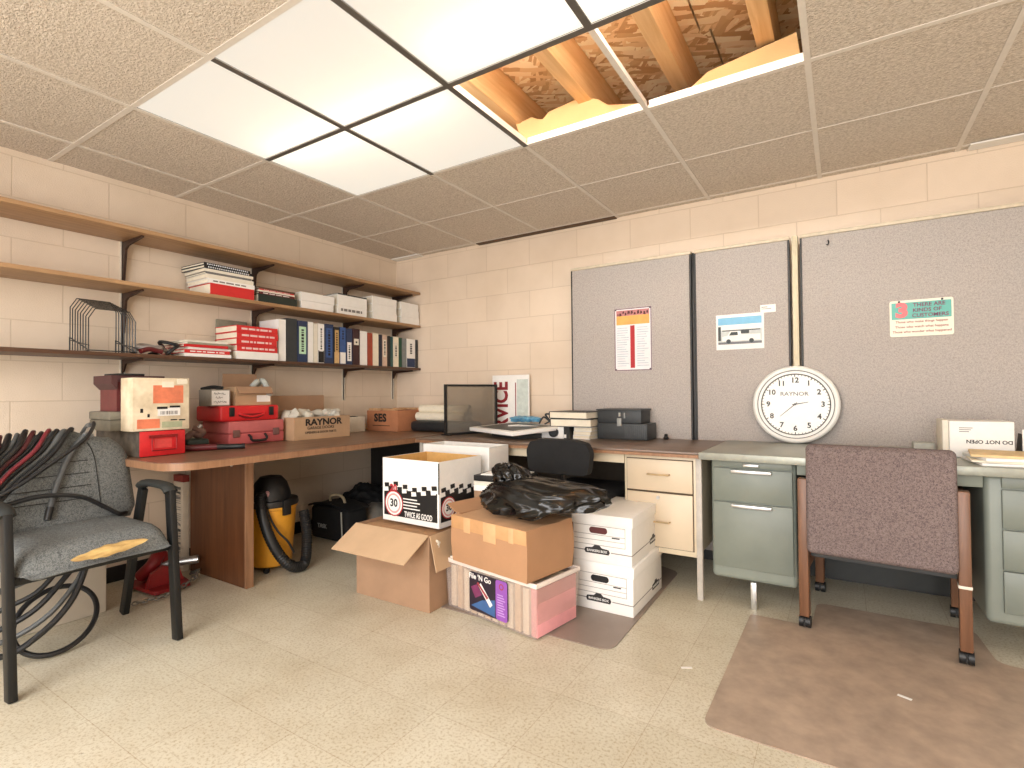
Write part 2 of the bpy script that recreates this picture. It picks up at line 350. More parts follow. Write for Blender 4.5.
for (x, ja, jb) in ((gx(1), 1, 3), (gx(2), 1, 3), (gx(3), 1, 2)): bars.box(x-.0125, x+.0125, gy(ja)+.012, gy(jb)-(.012 if jb == 2 else .0), H-.0055, H-.0036)
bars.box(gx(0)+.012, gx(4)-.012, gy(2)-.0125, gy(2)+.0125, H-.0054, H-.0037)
struct('trim_5', bars, S('silhouette_bar_tone', (92, 86, 80), .5))  # bars between the lit panels, silhouette against the light put into their colour
# pale wall angle showing at the corner and at the right
mb = MB().box(.02, .33, -.085, -.004, H-.012, H-.004).box(4.02, 4.9, -.085, -.004, H-.012, H-.004)
struct('trim_2', mb, white)
struct('slot_shadow_strip', MB().box(.95, 2.14, -.055, -.004, H-.010, H-.0045), S('slot_shadow_tone', (96, 74, 54), .8))  # dark strip painted in for the shadow in the slot along the ceiling edge
# roof deck and joists over the open bays
mb = MB().box(0, 2.950, YF, -1.10, 2.63, 2.66).box(2.958, XR, YF, -1.10, 2.63, 2.66).box(0, 2.990, -1.099, 0, 2.63, 2.66).box(2.998, XR, -1.099, 0, 2.63, 2.66)
struct('roof_deck', mb, m_osb)
struct('trim_4', MB().box(-.15, XR+.15, YF-.15, .15, CZ, CZ+.05), S('roof_felt', (60, 52, 46), .9))
for x in (2.03, 2.43, 2.85, 3.22):
    struct('ceiling_joist', MB().box(x-.034, x+.034, YF, -.002, 2.44, 2.6295, bev=.004), joistw)
kraft = S('kraft_board', (200, 162, 112), .8, var=.05, scale=5)
Y0 = gy(3)+.06
def kraft_piece(pts, label, y, lean=.05):
    mbk = MB(); n = len(pts); zmin = min(p[1] for p in pts)
    f = lambda p, d: (p[0], y + (p[1]-zmin)*lean*4 + d, p[1])
    vs = [f(p, 0) for p in pts]+[f(p, .006) for p in pts]
    mbk.add(vs, [list(range(n)), list(range(2*n-1, n-1, -1))]+[(i, (i+1) % n, n+(i+1) % n, n+i) for i in range(n)])
    solo('fibreboard_piece', label, 'board', mbk, kraft, (sum(p[0] for p in pts)/n, y, H+.016))
kraft_piece([(2.10, H+.0165), (2.04, 2.44), (2.13, 2.455), (2.17, 2.43), (2.20, 2.42), (2.23, 2.452), (2.41, 2.475), (2.50, 2.43), (2.60, 2.34), (2.60, H+.0165)], 'torn tan fibreboard piece with a notch, in the left open ceiling bay', Y0)
kraft_piece([(2.52, H+.0165), (2.52, 2.425), (2.71, 2.37), (2.72, H+.0165)], 'small tan fibreboard scrap behind the ceiling bar between the two open bays', Y0+.06)
kraft_piece([(2.86, H+.0165), (2.92, 2.33), (3.00, 2.39), (3.33, 2.44), (3.35, H+.0165)], 'long tan fibreboard piece standing in the right open ceiling bay', Y0)
# ---- lit ceiling panels
tubem, tt, bb = nt('lit_tube'); bb.inputs['Emission Color'].default_value = (1, .97, .9, 1); bb.inputs['Emission Strength'].default_value = TUBE_GLOW
names = {(0, 1): 'square ceiling light panel nearest the shelves, leftmost of the lit group', (1, 1): 'square ceiling light panel right of the leftmost one, cut by the photo top',
         (0, 2): 'smallest looking square ceiling light panel, at the lower tip of the lit group', (1, 2): 'square ceiling light panel touching the left open bay, on the far row',
         (2, 1): 'bright square ceiling light panel just in front of the left open bay', (3, 1): 'bright square ceiling light panel just in front of the right open bay'}
for (i, j) in LIGHT:
    r = thing('ceiling_light', names[(i, j)], 'ceiling light', (gx(i)+SP/2, gy(j)+.3044, H), 0, 'square lit ceiling panels')
    obj('diffuser', MB().box(gx(i)+.013, gx(i+1)-.013, gy(j)+.013, gy(j+1)-.013, H+.0002, H+.004), m_diff, r)
    e = MB().box(gx(i)+.003, gx(i)+.013, gy(j)+.003, gy(j+1)-.003, H, H+.006).box(gx(i+1)-.013, gx(i+1)-.003, gy(j)+.003, gy(j+1)-.003, H, H+.006)
    e.box(gx(i)+.013, gx(i+1)-.013, gy(j)+.003, gy(j)+.013, H, H+.006).box(gx(i)+.013, gx(i+1)-.013, gy(j+1)-.013, gy(j+1)-.003, H, H+.006)
    obj('frame', e, S('light_frame_grey', (96, 92, 86), .5), r)
for k, (xa, xb) in enumerate(((gx(0)+.06, gx(2)-.04), (gx(2)+.04, gx(4)-.04))):
    yb = gy(2) + (.0 if k == 0 else -.16)
    r = thing('strip_light', ['tube strip light above the left lit ceiling panels', 'tube strip light above the ceiling panels in front of the open bays'][k], 'strip light', ((xa+xb)/2, yb, 2.42))
    obj('housing', MB().box(xa, xb, yb-.018, yb+.018, 2.395, 2.436, bev=.006), white, r)
    for s in (-1, 1): obj('tube', MB().cyl((xa+.02, yb+s*.04, 2.40), (xb-.02, yb+s*.04, 2.40), .016, n=12), tubem, r)

# ================================================================== LEFT WALL: standards, shelves
slot = S('shelf_standard_metal', (214, 204, 188), .5, var=.1)
STY = (-2.168, -1.394, -.613, -.06)
for k, y in enumerate(STY):
    mb = MB().box(.0005, .003, y-.013, y+.013, .985, 1.93, 0).box(.003, .011, y-.013, y-.008, .985, 1.93, 0).box(.003, .011, y+.008, y+.013, .985, 1.93, 0)
    mb.box(.003, .0042, y-.0065, y+.0065, .99, 1.925, 1)
    solo('shelf_standard', ['slotted wall rail behind the wire sorter and the left end boxes', 'slotted wall rail above the red cases', 'slotted wall rail above the box with bubble wrap', 'slotted wall rail nearest the room corner'][k], 'wall rail', mb, [slot, blackm], (0, y, .985))
def shelf(top, th, label, m):
    r = thing('wall_shelf', label, 'shelf', (.15, -3.1, top-th))
    obj('board', MB().box(.014, .30, -6.2, -.006, top-th, top, bev=.002), m, r)
    for y in STY:
        z = top-th-.0005
        if top < 1.4: b = MB().prism([(.0125, z), (.25, z), (.25, z-.010), (.05, z-.022), (.020, z-.07), (.0125, z-.07)], 'y', y-.005, y+.005)
        else: b = MB().prism([(.0125, z), (.25, z), (.25, z-.010), (.075, z-.028), (.050, z-.045), (.020, z-.225), (.0125, z-.225)], 'y', y-.006, y+.006)
        obj('bracket', b, S('bracket_bronze', (62, 42, 34), .45, metal=.3), r)
    return r
shelf(1.934, .021, 'top wooden wall shelf, empty, with dark brackets below', oak)
shelf(1.640, .021, 'middle wooden wall shelf carrying white catalogues and notebook stacks', oak)
shelf(1.262, .020, 'lowest dark edged wall shelf carrying the wire sorter and the row of binders', dshelf)

# ---- flat-stacked books on shelves (spine faces +x)
def flatbook(name, label, cat, y0, y1, z, h, depth, cover, pages=None, group=None, x1=.285, rz=0., marks=None, mk=None):
    """closed book lying flat: cover wrap and page block"""
    pages = pages or ivory
    c = ((x1-depth/2), (y0+y1)/2, z); W, D = y1-y0, depth; t = min(.004, h*.2)
    r = thing(name, label, cat, c, rz, group)
    mb = MB().box(-D/2, D/2, -W/2, W/2, 0, t).box(-D/2, D/2, -W/2, W/2, h-t, h).box(D/2-t, D/2, -W/2, W/2, t, h-t)
    obj('cover', mb, cover, r, local=True)
    obj('pages', MB().box(-D/2+.004, D/2-t, -W/2+.004, W/2-.004, t, h-t), pages, r, local=True)
    if marks:
        mm = MB(); rnd = random.Random(marks)
        yy = -W/2+.03
        while yy < W/2-.05:
            l = rnd.uniform(.012, .05); mm.box(D/2-.0002, D/2+.0006, yy, min(yy+l, W/2-.02), h*.35, h*.65); yy += l+.008
        obj('spine_print', mm, mk or white, r, local=True)
    return r
z = 1.6405
grp = None
redv = S('red_vinyl', (206, 44, 44), .4, var=.05); gvin = S('grey_vinyl', (110, 108, 106), .5); dgreen = S('dark_green_vinyl', (34, 44, 38), .45); navy = S('navy_vinyl', (36, 52, 86), .45)
stk = [('ring_binder', 'thick red binder at the bottom of the notebook stack on the middle shelf', 'binder', redv, .068, 1.0), ('catalogue', 'white speckled catalogue lying on the thick red binder', 'catalogue', white, .028, .9),
       ('catalogue', 'second white catalogue up from the thick red binder', 'catalogue', offw, .026, .8), ('notebook', 'grey notebook under the black spiral notebooks', 'notebook', gvin, .014, .5),
       ('notebook', 'white edged notebook in the upper part of the tall notebook stack', 'notebook', offw, .018, .3), ('notebook', 'black spiral notebook second from the top of the tall stack', 'notebook', black, .020, .1),
       ('notebook', 'black spiral notebook topmost on the tall stack', 'notebook', black, .016, 0)]
y0 = -1.825
for k, (n, lb, ct, mt, h, dd) in enumerate(stk):
    o = flatbook(n, lb, ct, y0+random.uniform(-.01, .008)-.012*k*.5, y0+.285+random.uniform(-.02, .005)-.01*k*.3, z, h-.0006, .25, mt, x1=.29-.004*k, rz=R(random.uniform(-2, 2))*(k > 0), marks=(11 if k == 1 else None), mk=greyink)
    if k >= 5:
        sp = MB()
        for q in range(20): sp.cyl((.123, -.125+q*.0132, h/2), (.127, -.122+q*.0132, h/2), .0055, n=8)
        obj('spiral', sp, S('wire', (190, 190, 190), .3, metal=.8), o, local=True)
    z += h
z = 1.6405
for k, (lb, mt, h) in enumerate([('thick dark green binder lying beside the red binder on the middle shelf', dgreen, .052), ('maroon ledger on the dark green binder', maroon, .016), ('cream booklet on the maroon ledger', offw, .010), ('thin red booklet in the low stack beside the red binder', redv, .008), ('brown manual topmost of the low stack beside the red binder', S('brown_vinyl', (96, 66, 50), .6), .014)]):
    flatbook('ring_binder' if k == 0 else 'booklet', lb, 'binder' if k == 0 else 'booklet', -1.52+random.uniform(-.006, .01), -1.245+random.uniform(-.02, .005), z, h-.0006, .24, mt, x1=.288-.003*k, marks=(5 if k in (1, 3) else None)); z += h
whites = [(-1.212, .285, (.056, .058), 'first'), (-.905, .29, (.066, .078, .010), 'second'), (-.560, .285, (.060, .064, .062), 'third'), (-.245, .232, (.058, .064, .060), 'last')]
wh_l = {'first': 'stack of white catalogues nearest the brown manual', 'second': 'white catalogue stack with a dark cover on top', 'third': 'third stack of white catalogues towards the room corner', 'last': 'white catalogue stack at the corner end of the shelf'}
lv = ['bottom of the', 'second in the', 'top of the']
for (ya, wd, hs, nm) in whites:
    z = 1.6405
    for k, h in enumerate(hs):
        thin = h < .02
        flatbook('catalogue', ('thin dark covered catalogue ' if thin else 'thick white catalogue ') + (('topmost of the ' if k == len(hs)-1 else lv[k]+' ')) + wh_l[nm], 'catalogue', ya+random.uniform(0, .012), ya+wd-random.uniform(0, .012), z, h-.0006, .24, darkg if thin else white, offw, group='white catalogues on the middle shelf', x1=.288+random.uniform(-.006, .004), marks=(k+3 if (k == 0 and nm == 'second') else None), mk=greyink)
        z += h

# ---- lowest shelf: wire sorter
ZB = 1.2625
r = thing('file_sorter', 'black wire file sorter standing on the lowest shelf by the bracket', 'file sorter', (.165, -2.32, ZB))
for k in range(8):
    f = k/7; x = .045+.235*f; top = 1.555-.075*f; w0, w1 = -2.42, -2.215
    p = [(x, w0, ZB+.009), (x, w0, top-.05), (x, w0+.028, top), (x, w1-.028, top), (x, w1, top-.05), (x, w1, ZB+.009)]
    obj('divider', MB().tube(p, .0028, 6, sub=1), blackm, r)
for y in (-2.42, -2.215):
    obj('base_rail', MB().tube([(.04, y, ZB+.004), (.04, y, ZB+.085), (.29, y, ZB+.004)], .003, 6, sub=1).tube([(.04, y, ZB+.004), (.29, y, ZB+.004)], .003, 6, sub=1).tube([(.04, y, ZB+.07), (.284, y, ZB+.03)], .003, 6, sub=1), blackm, r)
obj('base_wire', MB().tube([(.04, -2.42, ZB+.004), (.04, -2.215, ZB+.004)], .003, 6, sub=1).tube([(.285, -2.42, ZB+.006), (.285, -2.215, ZB+.006)], .003, 6, sub=1), blackm, r)
# tangle of small tool bits
def junk_tube(name, label, cat, pts, rr, m, sub=6): return solo(name, label, cat, MB().tube(pts, rr, 8, sub=sub), m, pts[0])
a = ZB+.0135
junk_tube('cable', 'coil of grey and silver cable next to the wire sorter', 'cable', [(.22, -2.19, a), (.12, -2.16, a+.02), (.10, -2.10, a+.03), (.2, -2.06, a+.035), (.26, -2.10, a+.02), (.2, -2.17, a+.03), (.14, -2.12, a+.045), (.22, -2.05, a+.02), (.16, -2.0, a)], .012, S('grey_cable', (150, 140, 132), .5))
junk_tube('hand_tool', 'maroon handled hand tool lying in the tangle by the wire sorter', 'tool', [(.275, -2.19, a), (.265, -2.14, a+.016), (.27, -2.08, a+.004)], .013, maroon)
junk_tube('cable', 'black cord looped in the tangle beside the red folders', 'cable', [(.262, -2.05, a-.002), (.28, -2.02, a+.03), (.24, -1.99, a+.05), (.15, -2.04, a+.07), (.1, -2.0, a+.03), (.07, -2.06, a), (.05, -2.0, a-.002)], .010, black)
# folders pile
z = ZB
for k, (lb, mt, h, ya, yb) in enumerate([('white folder at the bottom of the loose folder pile', white, .020, -1.965, -1.70), ('red folder second in the loose folder pile', redv, .022, -1.975, -1.71), ('white magazine third in the loose folder pile', white, .014, -1.955, -1.70), ('red plastic folder fourth in the loose folder pile', red, .016, -1.97, -1.72), ('olive magazine near the top of the loose folder pile', S('olive_paper', (150, 146, 128), .6), .013, -1.965, -1.70), ('pale magazine topmost of the loose folder pile', offw, .012, -1.955, -1.715)]):
    flatbook('folder' if 'folder' in lb[:20] else 'magazine', lb + ' on the lowest shelf', 'folder', ya, yb, z, h-.0006, .25, mt, x1=.288-.006*(k % 3), rz=R((-4, 3, 5, -3, 6, -5)[k])*.6, marks=(9 if k == 1 else None)); z += h
# red binders flat
z = ZB
for k in range(5):
    h = .050 if k == 0 else .0405
    o = flatbook('ring_binder', ('white binder at the bottom of the red binder stack' if k == 0 else ['', 'lowest red binder, lying on the white binder', 'second red binder up in the stack of four', 'third red binder up in the stack of four', 'topmost red binder of the stack of four'][k]) + ' on the lowest shelf', 'binder', -1.668+.004*(k % 2), -1.385-.006*(k % 3), z, h-.0006, .25, white if k == 0 else redv, x1=.288-.003*(k % 2), group='flat binders on the lowest shelf', marks=None if k == 0 else 20+k, mk=S('pale_print', (236, 200, 196), .6)); z += h
# ---- row of upright binders
def upright(label, y0, y1, h, m, labelc=None, lz=(.25, .8), depth=.22, x1=.272, cat='binder', name='ring_binder', lc2=None, marks=None):
    r = thing(name, label, cat, (x1-depth/2, (y0+y1)/2, ZB), 0, 'upright binders on the lowest shelf')
    t = min(.003, (y1-y0)*.18)
    obj('cover', MB().box(x1-depth, x1, y0, y0+t, ZB, ZB+h).box(x1-depth, x1, y1-t, y1, ZB, ZB+h).box(x1-t, x1, y0+t, y1-t, ZB, ZB+h), m, r)
    obj('pages', MB().box(x1-depth+.004, x1-t, y0+t, y1-t, ZB+.003, ZB+h-.008), ivory, r)
    if labelc:
        q = MB().box(x1-.0002, x1+.001, y0+(y1-y0)*.16, y1-(y1-y0)*.16, ZB+h*lz[0], ZB+h*lz[1])
        mats = [labelc, ink]
        if marks:
            rnd = random.Random(marks); zz = ZB+h*lz[0]+.015
            while zz < ZB+h*lz[1]-.02:
                l = rnd.uniform(.006, .02); q.box(x1+.001, x1+.0015, y0+(y1-y0)*.38, y1-(y1-y0)*.38, zz, zz+l, 1); zz += l+.006
        obj('spine_label', q, mats, r)
    if lc2: obj('spine_band', MB().box(x1-.0002, x1+.0008, y0+.002, y1-.002, ZB+.005, ZB+h*.32), lc2, r)
mint = S('mint_label', (186, 222, 190), .6, var=.04); blue = S('mid_blue', (52, 84, 140), .5); tan = S('tan_print', (208, 172, 120), .6); rust = S('rust_cover', (156, 66, 44), .5); teal = S('teal_cover', (40, 84, 84), .5); greenb = S('bottle_green', (30, 74, 56), .5); greyb = S('grey_cover', (128, 132, 132), .5); pinkb = S('pink_beige_cover', (206, 176, 156), .6)
lean = [(-1.371, -1.318, .283, white, None, (0, 0), None, 'white binder at the left end of the upright row'), (-1.312, -1.232, .296, darkg, None, (0, 0), None, 'wide charcoal binder without a label'),
 (-1.229, -1.147, .290, navy, mint, (.2, .86), None, 'navy binder with a tall mint green spine label'), (-1.143, -1.101, .290, white, None, (0, 0), None, 'white binder beside the mint labelled one'),
 (-1.098, -1.064, .282, offw, None, (0, 0), None, 'off white binder between two white ones'), (-1.06, -1.007, .286, white, white, (.3, .9), ink, 'white binder with a black foot on its spine'),
 (-1.003, -.925, .290, navy, blue, (.15, .9), None, 'broad navy binder with light blue lettering'), (-.920, -.870, .276, black, S('tan_lettering', (196, 160, 104), .6), (.32, .92), tan, 'black binder with tan lettering and a tan foot'),
 (-.866, -.811, .280, blue, blue, (.62, .95), white, 'blue topped binder with a white lower spine'), (-.807, -.748, .276, navy, white, (.1, .62), None, 'navy topped binder with white lower label and black bars'),
 (-.743, -.675, .282, S('dark_maroon_cover', (58, 30, 34), .5), offw, (.55, .72), None, 'dark maroon binder with a small cream label'), (-.671, -.600, .270, white, None, (0, 0), None, 'wide white binder right of the dark maroon one'),
 (-.596, -.543, .262, rust, None, (0, 0), None, 'rust red binder in the upright row'), (-.539, -.479, .266, ivory, None, (0, 0), None, 'cream binder right of the rust red one'),
 (-.475, -.440, .258, S('ink_blue_cover', (36, 38, 56), .5), None, (0, 0), None, 'slim ink blue binder right of the cream one'), (-.437, -.384, .260, pinkb, offw, (.3, .85), None, 'pink beige binder in the upright row'),
 (-.381, -.347, .256, black, None, (0, 0), None, 'slim black binder right of the pink beige one'), (-.344, -.317, .252, teal, None, (0, 0), None, 'slim teal binder in the upright row'),
 (-.314, -.251, .256, ivory, offw, (.3, .8), None, 'cream binder between the teal and the green ones'), (-.248, -.213, .252, greenb, None, (0, 0), None, 'bottle green binder in the upright row'),
 (-.210, -.157, .250, greyb, None, (0, 0), None, 'grey binder right of the bottle green one'), (-.153, -.048, .252, white, white, (.42, .92), navy, 'widest white binder with a navy foot near the corner')]
for k, (a0, a1, h, m, lc, lz, b2, lb) in enumerate(lean): upright(lb, a0, a1-.001, h, m, lc, lz, lc2=b2, marks=(k+40 if lc else None))
upright('charcoal binder closing the corner end of the upright row', -.046, -.010, .25, darkg, x1=.268)
# grey book leaning behind the red stack
solo('book', 'grey green book standing behind the top red binder', 'book', MB().box(.02, .033, -1.655, -1.45, ZB, ZB+.27, bev=.002), S('grey_green_cover', (140, 136, 118), .6), (.026, -1.55, ZB))

# ================================================================== LEFT TABLE
TZ = .735
r = thing('work_table', 'long walnut laminate table along the left wall', 'table', (.5, -1.2, 0))
def rounded(x0, x1, y0, y1, rad, corners, n=8):
    """outline with some rounded corners; corners: set of 'ab' with a in lr, b in fn"""
    P = []
    for (cx, cy, a0, key) in ((x1, y0, -90, 'rf'), (x1, y1, 0, 'rb'), (x0, y1, 90, 'lb'), (x0, y0, 180, 'lf')):
        if key in corners:
            ox = cx-rad if cx == x1 else cx+rad; oy = cy-rad if cy == y1 else cy+rad
            P += [(ox+rad*math.cos(R(a0+90*k/n)), oy+rad*math.sin(R(a0+90*k/n))) for k in range(n+1)]
        else: P.append((cx, cy))
    return P
out = rounded(.014, .975, -2.36, -.02, .14, {'rf'})
obj('tabletop', MB().prism(out, 'z', TZ-.004, TZ), walnut, r)
obj('edge_band', MB().prism(out, 'z', TZ-.036, TZ-.0041, smooth=False), walnut_edge, r)
obj('leg_panel', MB().box(.177, .74, -1.885, -1.845, 0.0005, TZ-.0365), walnutz, r)
obj('leg_edge', MB().box(.7402, .755, -1.886, -1.844, 0.0005, TZ-.0365), walnut_edge, r)
obj('leg_panel', MB().box(.2, .755, -.50, -.46, 0.0005, TZ-.0365), black, r)  # far panel coloured black to stand for the shade under the table
obj('screw_cap', MB().cyl((.62, -1.8852, .655), (.62, -1.892, .655), .011, n=14), steel, r)
Z = TZ+.0006
# red tool drawer box
rusty = S('rusty_dark_steel', (84, 76, 66), .7, var=.45, scale=16, dirt=(48, 42, 36))
r = thing('metal_drawer_box', 'red fronted metal drawer box with a wire pull at the left end of the table', 'tool box', (.31, -2.205, Z))
obj('case', MB().box(.06, .556, -2.311, -2.100, Z, Z+.128, bev=.004), rusty, r)
obj('front_panel', MB().box(.5565, .566, -2.309, -2.102, Z+.002, Z+.126, bev=.003), redpaint, r)
pl = MB().tube([(.566, -2.262, Z+.098), (.580, -2.262, Z+.090), (.580, -2.262, Z+.03), (.580, -2.150, Z+.03), (.580, -2.150, Z+.090), (.566, -2.150, Z+.098)], .0032, 6, sub=1)
pl.box(.566, .572, -2.272, -2.140, Z+.092, Z+.106, 0)
obj('wire_pull', pl, S('pull_red_steel', (150, 40, 40), .35, metal=.4), r)
obj('label_holder', MB().box(.566, .5675, -2.245, -2.167, Z+.04, Z+.085), S('faded_red', (214, 70, 66), .5), r)
Z2 = Z+.1285
# grey case behind
r = thing('flat_case', 'scuffed grey metal flat case under the maroon bin', 'case', (.25, -2.25, Z2))
obj('case', MB().box(.19, .436, -2.385, -2.115, Z2, Z2+.055, bev=.006), S('scuffed_grey', (104, 98, 84), .6, var=.25, scale=14), r)
obj('lid', MB().box(.188, .438, -2.387, -2.113, Z2+.0555, Z2+.096, bev=.006), S('scuffed_grey_lid', (118, 112, 98), .6, var=.25, scale=14), r)
obj('clasp', MB().box(.4365, .441, -2.27, -2.23, Z2+.04, Z2+.075, bev=.001), steel, r)
r = thing('parts_bin', 'maroon plastic parts bin with a wide lip on the grey case', 'bin', (.28, -2.26, Z2+.0965))
q = MB().prism([(-2.352, Z2+.0965), (-2.16, Z2+.0965), (-2.16, Z2+.245), (-2.352, Z2+.245)], 'x', .23, .42)
obj('body', q, S('maroon_bin', (104, 46, 46), .5), r)
obj('lip', MB().prism([(-2.352, Z2+.205), (-2.378, Z2+.235), (-2.378, Z2+.275), (-2.14, Z2+.275), (-2.14, Z2+.2455), (-2.352, Z2+.2455)], 'x', .22, .43), S('dark_maroon_bin', (74, 40, 42), .5), r)
obj('tray', MB().box(.24, .40, -2.34, -2.22, Z2+.2755, Z2+.287, bev=.003), black, r)
# orange-printed carton
cartm = S('cream_carton', (230, 214, 186), .7, var=.10, scale=11, dirt=(198, 178, 146))
orangep = S('faded_orange_print', (226, 128, 92), .7, var=.18, scale=18)
r = thing('carton', 'cream carton with faded orange print and a shipping label on the red drawer box', 'box', (.50, -2.21, Z2))
obj('body', MB().box(.446, .572, -2.345, -2.085, Z2, Z2+.262, bev=.003), cartm, r)
obj('orange_print', MB().box(.572, .5728, -2.255, -2.115, Z2+.135, Z2+.225, 0), orangep, r)
obj('orange_print', MB().box(.572, .5728, -2.325, -2.225, Z2+.012, Z2+.058, 0), orangep, r)
obj('shipping_label', MB().box(.5728, .5738, -2.235, -2.13, Z2+.072, Z2+.112, 0).box(.5738, .5743, -2.238, -2.19, Z2+.106, Z2+.118, 1).box(.5738, .5743, -2.18, -2.13, Z2+.112, Z2+.122, 1), [white, ink], r)
bar = MB(); rnd = random.Random(3); yy = -2.222
while yy < -2.145:
    wv = rnd.uniform(.0015, .005); bar.box(.5738, .5743, yy, yy+wv, Z2+.078, Z2+.096); yy += wv+rnd.uniform(.002, .005)
obj('barcode', bar, greyink, r)
obj('tape_patch', MB().box(.572, .5735, -2.215, -2.16, Z2+.215, Z2+.244, 0).box(.572, .5735, -2.145, -2.095, Z2+.232, Z2+.258, 0), ivory, r)
q = MB()
for (y, zz, s1, s2) in ((-2.305, .1, .012, .02), (-2.275, .075, .010, .016), (-2.16, .05, .03, .006), (-2.12, .048, .03, .006)): q.box(.572, .5728, y-s1/2, y+s1/2, Z2+zz-s2/2, Z2+zz+s2/2)
obj('printed_marks', q, ink, r)
obj('green_print', MB().box(.572, .5727, -2.215, -2.12, Z2+.012, Z2+.042), S('sage_print', (168, 172, 140), .7), r)
# loose tools between the boxes
r = thing('caulking_gun', 'dark red and black long handled tool lying in front of the pink case', 'tool', (.48, -1.93, Z))
obj('barrel', MB().cyl((.475, -2.06, Z+.018), (.55, -1.93, Z+.018), .0175, n=16), maroon, r)
obj('grip', MB().tube([(.546, -1.936, Z+.017), (.585, -1.87, Z+.016), (.61, -1.84, Z+.016), (.625, -1.815, Z+.016)], .0155, 10, rfun=None), black, r)
obj('tip', MB().cyl((.475, -2.06, Z+.018), (.455, -2.092, Z+.018), .011, .005, n=12), steel, r)
r = thing('power_tool', 'black and green power tool with a dusty brown head beside the red drawer box', 'tool', (.36, -2.03, Z))
obj('body', MB().box(.34, .45, -2.035, -1.915, Z, Z+.06, bev=.014, seg=3), S('tool_dark_green', (38, 50, 44), .5), r)
obj('head', MB().tube([(.40, -2.02, Z+.062), (.405, -1.99, Z+.09), (.40, -1.95, Z+.075), (.41, -1.935, Z+.10), (.39, -1.98, Z+.115)], .018, 10), S('dusty_brown', (112, 84, 76), .7, var=.3), r)
obj('fitting', MB().cyl((.40, -1.96, Z+.11), (.41, -1.94, Z+.135), .012, n=12), steel, r)
# pink case
pinkm = S('faded_pink_case', (190, 92, 92), .6, var=.14, scale=9)
r = thing('hard_case', 'faded pink hard case with a black handle under the red case', 'case', (.23, -1.585, Z))
obj('lower_shell', MB().box(.07, .372, -1.764, -1.400, Z, Z+.068, bev=.010, seg=3), pinkm, r)
obj('upper_shell', MB().box(.07, .372, -1.764, -1.400, Z+.0685, Z+.142, bev=.010, seg=3), S('faded_pink_lid', (202, 108, 106), .6, var=.14, scale=9), r)
obj('handle', MB().tube([(.372, -1.640, Z+.055), (.392, -1.638, Z+.042), (.395, -1.63, Z+.022), (.395, -1.545, Z+.022), (.392, -1.536, Z+.042), (.372, -1.534, Z+.055)], .008, 8, sub=2), black, r)
for y in (-1.72, -1.46): obj('latch', MB().box(.3725, .379, y-.022, y+.022, Z+.045, Z+.09, bev=.003), S('latch_dull', (120, 84, 78), .5), r)
ZR = Z+.1425
redc = S('red_case_plastic', (214, 38, 42), .38, var=.06)
r = thing('hard_case', 'bright red plastic tool case with black latches on the pink case', 'case', (.22, -1.62, ZR))
obj('shell', MB().box(.09, .366, -1.812, -1.432, ZR, ZR+.094, bev=.014, seg=3), redc, r)
q = MB().prism([(-1.70, ZR+.030), (-1.66, ZR+.014), (-1.58, ZR+.014), (-1.54, ZR+.030), (-1.54, ZR+.045), (-1.70, ZR+.045)], 'x', .3662, .3685)
obj('handle_recess', q, S('dark_red', (130, 20, 24), .5), r)
obj('handle', MB().tube([(.366, -1.70, ZR+.05), (.380, -1.69, ZR+.04), (.382, -1.64, ZR+.028), (.382, -1.60, ZR+.028), (.380, -1.55, ZR+.04), (.366, -1.54, ZR+.05)], .006, 8, sub=2), redc, r)
for y in (-1.745, -1.490): obj('latch', MB().box(.3665, .374, y-.016, y+.016, ZR+.03, ZR+.085, bev=.003), black, r)
ZT = ZR+.0946
# small carton with white label
r = thing('small_carton', 'small grey carton with a white handwritten label on the red case', 'box', (.27, -1.84, ZT))
obj('body', MB().box(.20, .335, -1.85, -1.735, ZT, ZT+.098, bev=.002), S('grey_carton', (146, 138, 126), .8, var=.12, scale=14), r)
q = MB().box(.3352, .3362, -1.845, -1.742, ZT+.006, ZT+.092, 0)
rnd = random.Random(8)
for zz_, y0_, y1_ in ((.074, -1.832, -1.760), (.050, -1.822, -1.775), (.024, -1.835, -1.752)):
    n_ = int((y1_-y0_)/.004); q.tube([(.3366, y0_+.004*i, ZT+zz_+rnd.uniform(-.007, .007)) for i in range(n_)], .0011, 5, m=1, sub=3)
obj('label', q, [white, greyink], r)
obj('bag_top', MB().tube([(.21, -1.84, ZT+.10), (.26, -1.80, ZT+.112), (.30, -1.76, ZT+.105)], .012, 8), black, r)
def carton(name, label, loc, w, d, h, m, flaps, rz=0., t=.005, group=None, inside=None, cat='box', topfill=None):
    """open-topped carton, local frame centred at its base; flaps: (side, angle from upright outwards in degrees, length)"""
    r = thing(name, label, cat, loc, rz, group)
    b = MB().box(-w/2, w/2, -d/2, -d/2+t, 0, h).box(-w/2, w/2, d/2-t, d/2, 0, h).box(-w/2, -w/2+t, -d/2+t, d/2-t, 0, h).box(w/2-t, w/2, -d/2+t, d/2-t, 0, h).box(-w/2+t, w/2-t, -d/2+t, d/2-t, 0, t)
    obj('body', b, m, r, local=True)
    for side, ang, ln in flaps:
        T = Matrix.Translation({'f': (0, -d/2, h), 'b': (0, d/2, h), 'l': (-w/2, 0, h), 'r': (w/2, 0, h)}[side]) @ Matrix.Rotation({'f': 0, 'b': math.pi, 'l': -math.pi/2, 'r': math.pi/2}[side], 4, 'Z') @ Matrix.Rotation(R(ang), 4, 'X')
        W = (w if side in 'fb' else d)
        fb = MB().prism([(-W/2+.002, .0008), (W/2-.002, .0008), (W/2-.006, ln), (-W/2+.006, ln)], 'y', 0.0, t, T=T)
        obj('flap', fb, inside or m, r, local=True)
    return r
